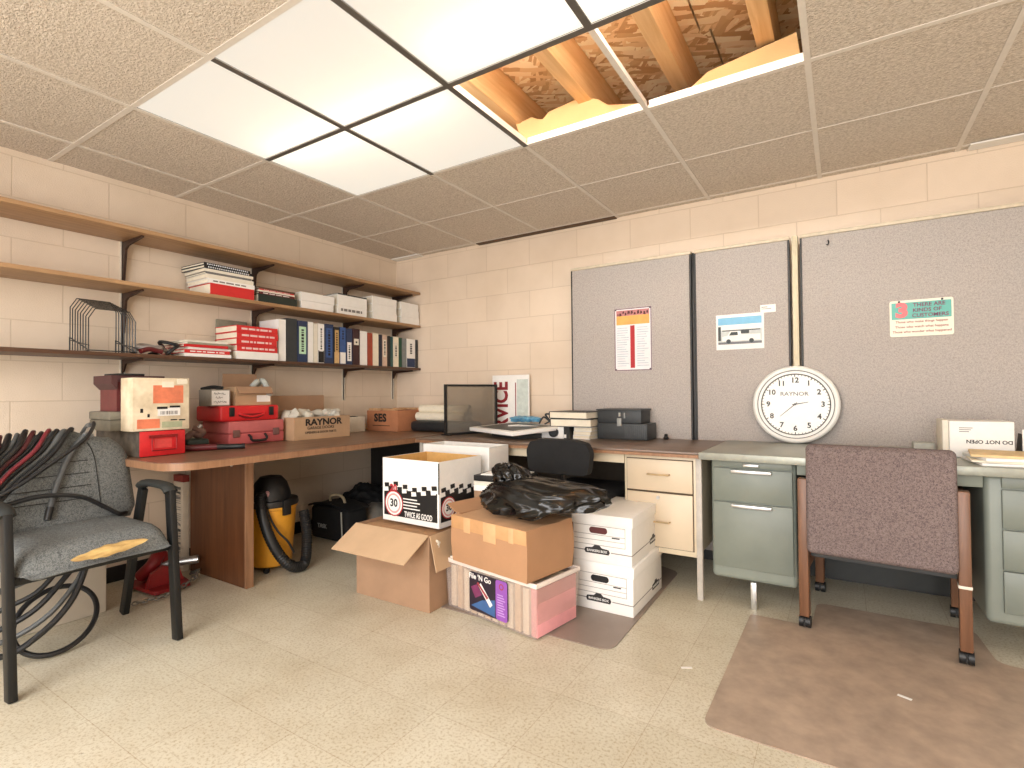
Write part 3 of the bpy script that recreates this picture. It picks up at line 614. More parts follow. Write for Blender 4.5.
r = carton('open_carton', 'small open brown carton with a raised flap on the red case', (.25, -1.58, ZT), .15, .235, .115, card3, [('l', 4, .085), ('r', 150, .05)], inside=card)
obj('tape_wad', MB().tube([(.02, .02, .115), (.03, .05, .15), (-.01, .07, .13), (.03, .09, .155), (.05, .11, .10), (.078, .10, .06)], .018, 8), S('clear_tape', (176, 178, 172), .3), r, local=True)
obj('shipping_label', MB().box(.0752, .0762, .02, .11, .02, .062), white, r, local=True)
# RAYNOR box with bubble wrap
r = carton('open_carton', 'open tan carton printed RAYNOR GARAGE DOORS, full of bubble wrap', (.295, -1.147, Z), .29, .455, .150, card3, [('l', -2, .145)], inside=card)
T0 = frame((.1452+.0006, .015, .118), (0, 1, 0), (0, 0, 1))
q = MB().text('RAYNOR', .060, frame((.1456, .005, .112), (0, 1, 0), (0, 0, 1)), 0, .035, xs=1.22)
q.text('GARAGE DOORS', .027, frame((.1456, -.02, .075), (0, 1, 0), (0, 0, 1)), 0, .012, xs=1.05).text('OPENERS & DOOR PARTS', .021, frame((.1456, -.02, .045), (0, 1, 0), (0, 0, 1)), 0, .012, xs=1.05)
obj('printed_lettering', q, ink, r, local=True)
bw = S('bubble_wrap', (214, 208, 194), .25, var=.1)
b = MB()
for k in range(16):
    c = Vector((random.uniform(-.1, .1), -.19+.38*k/15, .138+random.uniform(0, .022)))
    bm_ = bmesh.new(); bmesh.ops.create_icosphere(bm_, subdivisions=2, radius=.04)
    for v in bm_.verts: v.co = v.co*(1+.5*noise.noise(v.co*40+c*9)) + c
    b.bm(bm_, 0, True)
o = obj('bubble_wrap', b, bw, r, local=True); o['kind'] = 'stuff'
solo('carton', 'low white carton behind the table between the two lettered boxes', 'box', MB().box(.05, .20, -.86, -.56, Z, Z+.12, bev=.003), offw, (.12, -.7, Z))
solo('saw_blade', 'thin black blade lying across the low white carton', 'blade', MB().prism([(-.90, Z+.1215), (-.62, Z+.1215), (-.66, Z+.127), (-.90, Z+.131)], 'x', .16, .19), black, (.175, -.76, Z+.1215))
# SES box
r = thing('carton', 'small reddish brown carton printed SES near the room corner', 'box', (.32, -.275, Z), R(-2))
sesm = S('reddish_cardboard', (176, 116, 80), .8, var=.1, scale=14)
obj('body', MB().box(-.18, .18, -.21, .21, 0, .165, bev=.003), sesm, r, local=True)
q = MB().text('SES', .085, frame((-.02, -.2106, .105), (1, 0, 0), (0, 0, 1)), 0, .05, xs=1.1, spacing=1.1)
q.box(-.11, .09, -.2112, -.2104, .042, .047, 0)
q.text('SES', .055, frame((.1806, .06, .06), (0, 1, 0), (0, 0, 1)), 0, .02)
obj('printed_lettering', q, ink, r, local=True)
q = MB()
for k in range(9): q.box(-.17+.02*(k % 3), -.12+.02*(k % 3)+.2*random.random(), -.2+k*.045, -.17+k*.045, .1655, .172+.012*random.random())
obj('torn_top', q, S('torn_card', (206, 164, 120), .9, var=.2), r, local=True)
# black long case and paper rolls
solo('long_case', 'long black soft case lying along the back of the corner', 'case', MB().box(.53, 1.06, -.40, -.135, Z, Z+.082, bev=.03, seg=3), S('black_leatherette', (38, 40, 42), .4), (.9, -.27, Z))
for k, (zz, yy, xa, xb) in enumerate(((.118, -.33, .56, 1.04), (.116, -.24, .54, 1.02), (.176, -.29, .56, 1.05))):
    mb = MB()
    mb.cyl((xa, yy, Z+zz), (xb, yy, Z+zz), .034, n=20, caps=False).cyl((xa, yy, Z+zz), (xb, yy, Z+zz), .024, n=16, caps=False).tube([(xa, yy+.03*math.cos(a*.9), Z+zz+.03*math.sin(a*.9)) for a in range(8)], .003, 5, sub=2)
    solo('paper_roll', ['front rolled paper drawing on the long black case', 'rear rolled paper drawing on the long black case', 'upper rolled paper drawing lying on the two other rolls'][k], 'paper roll', mb, ivory, (.85, yy, Z+zz-.034), group='rolled drawings')
# black framed pane: stands across the corner
r = thing('glass_panel', 'black framed smoked pane standing upright on the table corner', 'screen', (1.140, -.385, Z), R(70))
fw, fh = .46, .365
b = MB().box(-fw/2, -fw/2+.016, -.009, .009, 0, fh).box(fw/2-.016, fw/2, -.009, .009, 0, fh).box(-fw/2+.016, fw/2-.016, -.009, .009, fh-.016, fh).box(-fw/2+.016, fw/2-.016, -.009, .009, 0.0, .016)
# ================================================================== CREAM DESK
obj('frame', b, black, r, local=True)
obj('pane', MB().box(-fw/2+.016, fw/2-.016, -.002, .002, .016, fh-.016), m_glass, r, local=True)
obj('foot', MB().box(-fw/2, -fw/2+.03, -.05, .05, -.0001, .010, bev=.002).box(fw/2-.03, fw/2, -.05, .05, -.0001, .010, bev=.002), black, r, local=True)

r = thing('steel_desk', 'cream steel desk with a brown laminate top against the back wall', 'desk', (1.93, -.48, 0))
out = [(1.0, -.84), (2.856, -.84), (2.856, -.136), (1.0, -.136)]
obj('desktop', MB().box(1.0, 2.858, -.838, -.136, .722, TZ, bev=.003), walnutx, r)
obj('edge_band', MB().box(.999, 2.859, -.842, -.135, .706, .7215), walnut_edge, r)
obj('apron', MB().box(1.40, 2.464, -.80, -.785, .655, .705), cream, r)
obj('pedestal', MB().box(2.465, 2.838, -.795, -.17, .205, .705, bev=.004), cream, r)
obj('drawer_gap', MB().box(2.478, 2.824, -.7958, -.7951, .232, .688), S('gap_shadow_brown', (84, 70, 54), .8), r)
for z0, z1, hz in ((.522, .684, .610), (.236, .512, .368)):
    dr = obj('drawer', MB().box(2.482, 2.820, -.806, -.7959, z0, z1, bev=.003), S('cream_drawer', (212, 193, 166), .4, var=.04, scale=6), r)
    xc = 2.652
    obj('handle', MB().tube([(xc-.055, -.806, hz), (xc-.055, -.828, hz), (xc+.055, -.828, hz), (xc+.055, -.806, hz)], .0046, 8, sub=1), S('brass_pull', (196, 172, 136), .3, metal=.6), dr)
lk = obj('lock', MB().cyl((2.648, -.806, .49), (2.648, -.814, .49), .009, n=14), steel, r)
for (x, y) in ((2.850, -.79), (2.850, -.20), (1.02, -.79), (1.02, -.20)):
    obj('leg', MB().box(x-.014, x+.014, y-.014, y+.014, 0.0005, .705, bev=.003), greym, r)
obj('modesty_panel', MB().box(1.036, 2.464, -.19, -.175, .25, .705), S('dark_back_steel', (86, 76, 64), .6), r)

# ---- on the cream desk
# vertical SERVICE sign standing behind the desk
r = thing('sign_board', 'tall white board with red lettering SERVICE running upward, leaning on the back wall', 'sign', (1.27, -.04, 0))
obj('board', MB().box(1.10, 1.44, -.052, -.046, 0.0005, 1.175, bev=.002), white, r)
q = MB().text('SERVICE', .176, frame((1.188, -.0532, .868), (0, 0, 1), (-1, 0, 0)), 0, .032, xs=.80, spacing=1.0)
obj('lettering', q, S('sign_maroon', (140, 30, 38), .5), r)
obj('stripe', MB().box(1.314, 1.322, -.0535, -.052, .55, 1.115), S('sign_maroon', (140, 30, 38), .5), r)
obj('faded_patch', MB().box(1.330, 1.43, -.0530, -.052, .55, 1.14), S('pale_green_grey', (206, 214, 206), .5), r)
# white framed panel lying
r = thing('framed_panel', 'white framed dark panel lying flat on the desk in front of the sign', 'panel', (1.545, -.455, TZ+.0006), R(-27))
obj('support_block', MB().box(-.16, .20, -.08, .11, 0, .03), darkg, r, local=True)
TF = Matrix.Translation((0, -.19, .0315)) @ Matrix.Rotation(R(3.6), 4, 'X') @ Matrix.Translation((0, .19, 0))
obj('frame', MB().box(-.29, .31, -.19, .19, 0, .026, bev=.004, T=TF), white, r, local=True)
obj('panel', MB().box(-.235, .255, -.150, .150, .0261, .0275, T=TF), S('slate_panel', (84, 86, 82), .5), r, local=True)
# white boxes & bits
r = thing('projector', 'white boxy device with a black round lens beside the book stack', 'projector', (1.90, -.48, TZ+.0006))
obj('body', MB().box(1.50, 1.935, -.455, -.22, TZ+.0006, TZ+.078, bev=.006), white, r)
obj('lens', MB().cyl((1.862, -.455, TZ+.042), (1.862, -.470, TZ+.042), .033, n=22), black, r)
obj('lens_glass', MB().cyl((1.862, -.470, TZ+.042), (1.862, -.472, TZ+.042), .022, n=22), darkg, r)
solo('label_box', 'small black and white box standing between the projector and the books', 'box', MB().box(1.940, 1.978, -.47, -.37, TZ+.0006, TZ+.080, 0).box(1.942, 1.958, -.4712, -.47, TZ+.008, TZ+.03, 1), [black, white], (1.99, -.42, TZ))
wd = MB(); 
for k in range(7):
    bm_ = bmesh.new(); bmesh.ops.create_icosphere(bm_, subdivisions=3, radius=.036)
    c = Vector((1.47+.028*k, -.30+.01*(k % 3), TZ+.112+.004*(k % 2)))
    for v in bm_.verts:
        n = noise.noise(v.co*45+c*7); v.co = Vector((v.co.x*1.1, v.co.y, v.co.z*.55))*(1+.45*n)+c
    wd.bm(bm_, 0, True)
solo('plastic_bag', 'crumpled blue plastic bag on the white device', 'bag', wd, S('blue_film', (96, 156, 190), .3, var=.25, scale=20), (1.55, -.3, TZ+.09))
wd = MB(); wd.tube([(1.68, -.33, TZ+.085), (1.70, -.30, TZ+.13), (1.74, -.28, TZ+.10), (1.72, -.31, TZ+.15), (1.77, -.29, TZ+.14), (1.79, -.3, TZ+.085)], .006, 8).tube([(1.73, -.34, TZ+.084), (1.78, -.34, TZ+.105), (1.83, -.32, TZ+.084)], .005, 8)
solo('cable', 'grey and black cable bundle heaped on the white device', 'cable', wd, darkg, (1.74, -.31, TZ+.08))
# book stack
BX = TZ+.0006
def stackbook(label, x0, x1, y0, y1, z, h, cover, rz, name='book', marks=None):
    c = ((x0+x1)/2, (y0+y1)/2, z); W, D = x1-x0, y1-y0; t = min(.004, h*.18)
    r = thing(name, label, 'book' if name == 'book' else 'binder', c, R(rz), 'books stacked on the cream desk')
    obj('cover', MB().box(-W/2, W/2, -D/2, D/2, 0, t).box(-W/2, W/2, -D/2, D/2, h-t, h).box(-W/2, -W/2+t, -D/2, D/2, t, h-t), cover, r, local=True)
    obj('pages', MB().box(-W/2+t, W/2-.005, -D/2+.005, D/2-.005, t, h-t), ivory, r, local=True)
zz = BX
for k, (lb, h, mt) in enumerate((('thin white book at the bottom of the desk book stack', .026, white), ('grey edged book second from the bottom of the desk stack', .024, offw), ('white book under the two black binders on the desk', .028, white))):
    stackbook(lb, 1.99, 2.11, -.43, -.25, zz, h-.0006, mt, 4*(k-1)); zz += h
for k, (lb, h) in enumerate((('lower black covered binder on the desk book stack', .052), ('upper black covered binder, topmost of the desk book stack', .046))):
    stackbook(lb, 1.832, 2.116, -.46, -.215, zz, h-.0006, black, (3, -6)[k], 'ring_binder'); zz += h
# tackle box
r = thing('tackle_box', 'two level charcoal plastic tackle box on the cream desk', 'tool box', (2.31, -.26, BX))
obj('lower_case', MB().box(2.122, 2.450, -.355, -.165, BX, BX+.102, bev=.006), darkg, r)
obj('upper_case', MB().box(2.122, 2.412, -.350, -.17, BX+.1025, BX+.190, bev=.006), S('charcoal_lid', (46, 49, 51), .5), r)
obj('rim', MB().box(2.117, 2.417, -.360, -.16, BX+.182, BX+.191, bev=.003), darkg, r)
q = MB()
for k in range(11): q.box(2.307+.0125*k, 2.313+.0125*k, -.3585, -.355, BX+.012, BX+.09)
obj('ribs', q, S('charcoal_ribs', (70, 73, 74), .5), r)
obj('latch', MB().box(2.259, 2.289, -.366, -.3502, BX+.085, BX+.135, bev=.003), S('latch_grey', (150, 150, 146), .4), r)
obj('catch', MB().box(2.267, 2.281, -.360, -.3502, BX+.145, BX+.17, bev=.002).box(2.302, 2.310, -.356, -.3502, BX+.135, BX+.17), S('latch_grey', (150, 150, 146), .4), r)
solo('knob', 'tiny black knob on the desk right of the charcoal tackle box', 'knob', MB().lathe([(0, 0), (.016, 0), (.018, .008), (.010, .02), (.012, .03), (0, .036)], 16), black, (2.52, -.20, BX), local=True)

# ================================================================== GREEN DESK
r = thing('steel_desk', 'grey green steel tanker desk with a silver front edge at the right', 'desk', (3.65, -.5, 0))
obj('desktop', MB().box(2.868, 4.46, -.862, -.14, .707, .7405, bev=.006), sagetop, r)
obj('front_trim', MB().box(2.866, 4.462, -.872, -.8625, .706, .741, bev=.003), S('silver_trim', (156, 158, 148), .35, metal=.35), r)
for side, (xa, xb) in enumerate(((2.905, 3.276), (3.920, 4.30))):
    p = obj('pedestal', MB().box(xa, xb, -.785, -.16, .128, .706, bev=.022, seg=4), sage2, r)
    zs = ((.668, .700, 'small'), (.505, .664, 'bar'), (.188, .500, 'bar')) if side == 0 else ((.655, .700, None), (.500, .650, None), (.342, .495, None), (.178, .338, None))
    for z0, z1, kind in zs:
        xs0, xs1 = (xa+.012, xb-.014) if side == 0 else (xa+.05, xb-.014)
        d = obj('drawer', MB().box(xs0, xs1, -.799, -.7855, z0, z1, bev=.004), sage, p)
        xc = (xs0+xs1)/2
        if kind == 'bar': obj('handle', MB().box(xc-.088, xc+.088, -.822, -.7993, z1-.020, z1-.004, bev=.004), steel, r)
        if kind == 'small': obj('handle', MB().box(xc-.034, xc+.034, -.814, -.7993, z0+.008, z1-.010, bev=.003), steel, r)
    obj('leg', MB().box((xa+xb)/2-.013, (xa+xb)/2+.013, -.79, -.764, 0.0005, .128, bev=.002), steel, r)
    obj('leg', MB().box((xa+xb)/2-.013, (xa+xb)/2+.013, -.21, -.184, 0.0005, .128, bev=.002), steel, r)
obj('center_drawer', MB().box(3.279, 3.917, -.795, -.30, .652, .706, bev=.003), sage2, r)
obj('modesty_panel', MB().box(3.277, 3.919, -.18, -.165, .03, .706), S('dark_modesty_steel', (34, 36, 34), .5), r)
# papers on the right
GZ = .7412
zz = GZ
for k, (lb, mt, w_, d_, rz) in enumerate((('white folder at the bottom of the paper pile on the grey green desk', white, .33, .24, 6), ('cream folder second in the paper pile on the grey green desk', ivory, .34, .24, -4), ('white document sheaf third in the paper pile on the grey green desk', white, .32, .23, 9), ('manila folder topmost of the paper pile on the grey green desk', S('manila', (226, 196, 146), .7), .33, .24, -7))):
    h = (.010, .008, .012, .010)[k]
    solo('folder', lb, 'folder', MB().box(-w_/2, w_/2, -d_/2, d_/2, 0, h-.0006, bev=.001), mt, (4.06, -.70, zz), R(rz), 'folders on the grey green desk', True); zz += h
r = thing('paper_box', 'white paper box printed upside down DO NOT OPEN behind the folders', 'box', (3.97, -.46, GZ))
obj('body', MB().box(3.852, 4.062, -.545, -.36, GZ, GZ+.156, bev=.003), white, r)
obj('lettering', MB().text('DO NOT OPEN', .0215, frame((3.982, -.5456, GZ+.070), (-1, 0, 0), (0, 0, -1)), 0, .02), ink, r)
q = MB()
for k in range(3): q.box(3.885, 3.93-.006*k, -.5457, -.545, GZ+.126-.008*k, GZ+.129-.008*k)
obj('printed_lines', q, greyink, r)
obj('side_papers', MB().box(3.829, 3.851, -.54, -.37, GZ, GZ+.160, bev=.003), offw, r)
solo('small_box', 'small pale grey box beside the white paper box', 'box', MB().box(3.740, 3.820, -.40, -.32, GZ, GZ+.045, bev=.004), S('pale_grey_box', (170, 170, 160), .5), (3.785, -.36, GZ))
r = thing('binder_clip', 'black clip holder at the right end of the papers', 'clip', (4.13, -.5, GZ))
obj('body', MB().prism([(4.08, GZ), (4.15, GZ), (4.14, GZ+.09), (4.09, GZ+.105)], 'y', -.53, -.46), black, r)
obj('paper_slip', MB().box(4.088, 4.12, -.534, -.531, GZ+.02, GZ+.125), white, r)

# ================================================================== PARTITION PANELS, POSTERS, CLOCK
cap = S('partition_cap', (206, 192, 168), .5); edgeb = S('partition_black_edge', (32, 30, 29), .5)
for k, (xa, xb) in enumerate(((1.84, 2.664), (2.692, 3.213), (3.273, 4.9))):
    r = thing('partition_panel', ['left grey fabric partition panel holding the framed notice', 'narrow middle grey fabric partition panel holding the truck photo', 'wide right grey fabric partition panel holding the small green sign'][k], 'partition', ((xa+xb)/2, -.105, 0))
    obj('fabric', MB().box(xa+.006, xb-.006, -.130, -.082, .06, 1.898, bev=.006), panelf, r)
    b = MB().box(xa-.004, xa+.006, -.124, -.080, .0005, 1.900).box(xb-.006, xb+.004, -.124, -.080, .0005, 1.900)
    obj('edge_strip', b, edgeb, r)
    obj('top_cap', MB().box(xa-.004, xb+.004, -.132, -.080, 1.8985, 1.918, bev=.003), cap, r)
    obj('kick_rail', MB().box(xa+.006, xb-.006, -.124, -.088, .0005, .0595), blackm, r)
solo('partition_post', 'cream post between the middle and the right partition panels', 'post', MB().box(3.228, 3.259, -.128, -.080, .0005, 1.918, bev=.003), creamtrim, (3.243, -.104, 0))
solo('partition_post', 'black joint strip between the left and middle partition panels', 'post', MB().box(2.671, 2.686, -.118, -.080, .0005, 1.905, bev=.002), edgeb, (2.678, -.1, 0))
PY = -.1305
# notice
r = thing('notice', 'framed notice with an orange banner and a red centre stripe on the left partition', 'poster', (2.288, PY, 1.385))
obj('paper', MB().box(2.163, 2.415, PY-.002, PY, 1.178, 1.594), S('notice_paper', (232, 228, 230), .5, var=.03), r)
obj('banner', MB().box(2.176, 2.402, PY-.0026, PY-.002, 1.485, 1.580), S('orange_banner', (236, 170, 88), .5, var=.15, scale=12), r)
obj('purple_corner', MB().box(2.176, 2.402, PY-.0029, PY-.0026, 1.545, 1.582), S('plum_wash', (186, 120, 120), .5, var=.2, scale=15), r)
q = MB(); rnd = random.Random(31); xx = 2.184
while xx < 2.385:
    wv = rnd.uniform(.008, .02); zc = 1.560+rnd.uniform(-.006, .006)
    q.prism([(xx, zc-rnd.uniform(.006, .014)), (xx+wv, zc-rnd.uniform(.004, .012)), (xx+wv*.8, zc+rnd.uniform(.006, .014)), (xx+wv*.1, zc+rnd.uniform(.004, .012))], 'y', PY-.0034, PY-.0028); xx += wv+rnd.uniform(.003, .008)
obj('heading', q, S('dark_brown_ink', (84, 40, 40), .6), r)
obj('red_stripe', MB().box(2.272, 2.302, PY-.0028, PY-.002, 1.195, 1.478), redink, r)
q = MB(); rnd = random.Random(5)
for k in range(17):
    zq = 1.465-.0158*k
    q.box(2.180, 2.255+rnd.uniform(-.02, .008), PY-.0025, PY-.002, zq-.004, zq).box(2.318, 2.392+rnd.uniform(-.03, .006), PY-.0025, PY-.002, zq-.004, zq)
obj('text_lines', q, S('blue_grey_print', (178, 188, 200), .6), r)
q = MB().box(2.163, 2.168, PY-.003, PY-.002, 1.178, 1.594).box(2.410, 2.415, PY-.003, PY-.002, 1.178, 1.594).box(2.168, 2.410, PY-.003, PY-.002, 1.178, 1.183).box(2.168, 2.410, PY-.003, PY-.002, 1.589, 1.594)
obj('border', q, S('plum_border', (112, 80, 98), .5), r)
for (x, zq) in ((2.172, 1.587), (2.406, 1.587), (2.172, 1.186), (2.406, 1.186)): obj('pin', MB().cyl((x, PY-.003, zq), (x, PY-.009, zq), .005, n=10), S('dark_pin', (70, 60, 70), .4), r)
# truck photo
r = thing('photograph', 'white bordered photo of a white service truck pinned on the middle partition', 'photo', (2.946, PY, 1.39))
obj('paper', MB().box(2.815, 3.080, PY-.002, PY, 1.285, 1.497), white, r)
q = MB()
def rc(x0, x1, z0, z1, m, d): q.box(x0, x1, PY-.002-d, PY-.002, z0, z1, m)
rc(2.826, 3.068, 1.432, 1.478, 0, .0004); rc(2.826, 3.068, 1.404, 1.434, 1, .0005); rc(2.826, 3.068, 1.330, 1.405, 2, .0003); rc(2.826, 3.068, 1.317, 1.331, 3, .0004)
rc(2.826, 2.842, 1.340, 1.425, 4, .0006); rc(2.85, 3.06, 1.396, 1.402, 4, .0006)
q.prism([(2.850, 1.337), (3.060, 1.337), (3.060, 1.372), (2.960, 1.374), (2.945, 1.396), (2.895, 1.396), (2.880, 1.370), (2.850, 1.364)], 'y', PY-.0032, PY-.002, 1)
q.prism([(2.888, 1.370), (2.938, 1.370), (2.936, 1.390), (2.900, 1.390)], 'y', PY-.0036, PY-.002, 4)
q.box(2.955, 3.00, PY-.0036, PY-.002, 1.378, 1.398, 4)
for x in (2.885, 3.012): q.cyl((x, PY-.002, 1.335), (x, PY-.0040, 1.335), .013, n=16, m=4)
obj('picture', q, [S('photo_sky', (122, 184, 218), .5, var=.06), white, S('photo_building', (196, 200, 198), .5), S('photo_asphalt', (110, 112, 116), .5), S('photo_dark', (44, 52, 54), .5)], r)
solo('business_card', 'small white card at the upper right corner of the truck photo', 'card', MB().box(3.062, 3.143, PY-.0035, PY-.0022, 1.492, 1.537, 0).box(3.068, 3.10, PY-.004, PY-.0035, 1.522, 1.526, 1).box(3.068, 3.12, PY-.004, PY-.0035, 1.512, 1.515, 1), [white, greyink], (3.10, PY, 1.51))
# little sign
r = thing('wall_sign', 'small teal and cream plastic sign about three kinds of customers on the right partition', 'sign', (3.80, PY, 1.40))
def rrect(x0, x1, z0, z1, rad, n=5): return [(x+rad*math.cos(R(a+90*k/n)), z_+rad*math.sin(R(a+90*k/n))) for x, z_, a in ((x1-rad, z0+rad, -90), (x1-rad, z1-rad, 0), (x0+rad, z1-rad, 90), (x0+rad, z0+rad, 180)) for k in range(n+1)]
obj('plate', MB().prism(rrect(3.676, 3.934, 1.309, 1.496, .010), 'y', PY-.005, PY), S('cream_plastic', (240, 232, 212), .4, var=.02), r)
obj('teal_band', MB().box(3.684, 3.926, PY-.0056, PY-.005, 1.398, 1.484), S('teal_band', (96, 176, 164), .4, var=.05), r)
q = MB().text('3', .098, onY(3.727, PY-.0062, 1.441), 0, .06, xs=1.1)
obj('numeral', q, S('coral_pink', (230, 120, 124), .5), r)
q = MB().text('THERE ARE', .026, onY(3.838, PY-.006, 1.468), 0, .02).text('KINDS OF', .026, onY(3.830, PY-.006, 1.441), 0, .02).text('CUSTOMERS', .026, onY(3.842, PY-.006, 1.414), 0, .02)
obj('heading', q, S('plum_ink', (120, 66, 92), .6), r)
q = MB().text('Those who make things happen', .0165, onY(3.806, PY-.0055, 1.384), 0, .015).text('Those who watch what happens', .0165, onY(3.806, PY-.0055, 1.358), 0, .015).text('Those who wonder what happened', .0165, onY(3.806, PY-.0055, 1.333), 0, .015)
obj('lettering', q, S('brown_red_ink', (150, 72, 62), .6), r)
for x in (3.716, 3.89): obj('pin', MB().cyl((x, PY-.005, 1.489), (x, PY-.011, 1.489), .005, n=10), black, r)
solo('hook', 'tiny black hook near the top left of the right partition', 'hook', MB().tube([(3.406, PY-.003, 1.865), (3.41, PY-.012, 1.85), (3.405, PY-.018, 1.835), (3.400, PY-.010, 1.84)], .003, 6), black, (3.405, PY, 1.85))
# clock
CR = .217
r = thing('wall_clock', 'round white wall clock leaning on the desk against the partition', 'clock', (3.236, -.165, GZ))
ct = Matrix.Translation((0, -.028, .0)) @ Matrix.Rotation(R(-5), 4, 'X') @ Matrix.Translation((0, 0, CR+.0005))     # leans back against the panel
ft = ct @ Matrix.Rotation(R(90), 4, 'X')         # local z of the lathe points to the viewer
rim = MB().lathe([(CR-.004, -.018), (CR, -.010), (CR, .006), (CR-.006, .014), (CR-.016, .017), (CR-.026, .014), (CR-.030, .010), (CR-.044, .009), (CR-.046, .004)], 64, T=ft)
obj('rim', rim, S('clock_rim_white', (228, 226, 220), .3, var=.02), r, local=True)
obj('rim_groove', MB().lathe([(CR-.026, .0142), (CR-.030, .0132)], 64, T=ft).lathe([(CR-.045, .0098), (CR-.050, .0062)], 64, T=ft), S('rim_grey', (88, 88, 86), .4), r, local=True)
obj('back', MB().lathe([(0, -.018), (CR-.004, -.018)], 64, T=ft), black, r, local=True)
obj('dial', MB().lathe([(0, .004), (CR-.046, .004)], 64, T=ft), S('dial_white', (244, 242, 234), .35, var=.02), r, local=True)
q = MB(); fr = CR-.046
for k in range(60):
    a_ = R(90-6*k); l = .012 if k % 5 == 0 else .007; wd_ = .0022 if k % 5 == 0 else .0012
    T = ft @ Matrix.Rotation(a_, 4, 'Z')
    q.box(fr-.004-l, fr-.004, -wd_, wd_, .0041, .0048, T=T)
obj('minute_marks', q, ink, r, local=True)
for k in range(1, 13):
    a_ = R(90-30*k); q = MB().text(str(k), .040, ft @ Matrix.Translation((math.cos(a_)*(fr-.036), math.sin(a_)*(fr-.036), .0045)), 0, .032, ext=.0004)
    obj('numeral', q, S('numeral_grey', (44, 44, 44), .5), r, local=True)
obj('brand_lettering', MB().text('RAYNOR', .030, ft @ Matrix.Translation((-.004, .058, .0045)), 0, .015, ext=.0004, xs=1.15), S('brand_grey', (100, 100, 104), .5), r, local=True)
for nm, ang, ln, wd_, hz in (('hour_hand', 79, .062, .0032, .0062), ('minute_hand', 228, .098, .0024, .0075)):
    T = ft @ Matrix.Rotation(R(90-ang), 4, 'Z')
    obj(nm, MB().prism([(-.014, -wd_), (ln, -wd_*.5), (ln+.006, 0), (ln, wd_*.5), (-.014, wd_)], 'z', hz-.0008, hz, T=T), S('hand_grey', (70, 72, 74), .4), r, local=True)
obj('hub', MB().cyl((0, 0, .004), (0, 0, .0095), .006, n=14, T=ft), S('hand_grey', (70, 72, 74), .4), r, local=True)
obj('glass_bezel', MB().lathe([(CR-.0455, .0095), (CR-.0445, .0105), (CR-.0435, .0095)], 64, T=ft), steel, r, local=True)

# ================================================================== FLOOR MATS
def matshape(pts, rads, n=6):
    P = []; N = len(pts)
    for i, p in enumerate(pts):
        p = Vector(p); a = Vector(pts[i-1]); b = Vector(pts[(i+1) % N]); rd = rads[i] if isinstance(rads, (list, tuple)) else rads
        u = (a-p).normalized()*rd; v = (b-p).normalized()*rd
        for k in range(n+1):
            t = k/n; P.append(tuple(p+u*(1-t)**2+v*t**2))
    return P
solo('chair_mat', 'large brown chair mat with a lip under the grey green desk', 'mat', MB().prism(matshape([(3.075, -1.80), (4.30, -1.80), (4.30, -.85), (3.94, -.85), (3.92, -.545), (3.34, -.545), (3.33, -.85), (3.085, -.85)], [.05, .05, .04, .05, .05, .05, .05, .02]), 'z', .0005, .004), mat_brown, (3.6, -1.3, 0))
solo('chair_mat', 'smaller grey brown chair mat under the stacked boxes', 'mat', MB().prism(matshape([(1.75, -1.53), (2.665, -1.515), (2.655, -.45), (2.50, -.38), (1.78, -.42)], [.06, .07, .05, .05, .05]), 'z', .0005, .004), mat_grey, (2.2, -1.0, 0))

# ================================================================== PLUM CHAIR (seen from behind)
r = thing('office_chair', 'plum tweed office chair with wooden posts on casters, its back to the viewer', 'chair', (3.573, -.893, .0042), R(-4.8))
L = dict(local=True)
bk = MB().box(-.252, .250, -.052, -.004, .335, .800, bev=.022, seg=4)
bk.v = [(x, y + max(0, z-.75)*.45, z) for x, y, z in bk.v]
obj('backrest', bk, purple, r, **L)
for sx in (-.2665, .2665):
    obj('post', MB().box(sx-.019, sx+.019, -.026, .026, .052, .648, bev=.004), postw, r, **L)
    obj('rear_post', MB().box(sx-.019, sx+.019, .475, .527, .052, .612, bev=.004), postw, r, **L)
    obj('arm_rail', MB().box(sx-.017, sx+.017, .0262, .4748, .59, .625, bev=.004), postw, r, **L)
    obj('side_rail', MB().box(sx-.012, sx+.012, .0262, .4748, .24, .29, bev=.003), postw, r, **L)
    for y in (0, .50):
        c = obj('caster', MB().cyl((sx-.022, y, .026), (sx-.004, y, .026), .0255, n=20).cyl((sx+.004, y, .026), (sx+.022, y, .026), .0255, n=20).cyl((sx, y, .026), (sx, y, .0515), .006, n=10).box(sx-.003, sx+.003, y-.02, y+.02, .012, .046), black, r, **L)
obj('seat', MB().box(-.245, .245, .035, .53, .36, .45, bev=.03, seg=3), purple, r, **L)
obj('seat_frame', MB().box(-.247, .247, .045, .07, .30, .36).box(-.247, .247, .46, .485, .26, .30).box(-.20, -.17, .07, .46, .315, .359).box(.17, .20, .07, .46, .315, .359), blackm, r, **L)
obj('tape_wrap', MB().box(.2655-.020, .2665+.0205, -.027, .027, .285, .297, bev=.002), offw, r, **L)

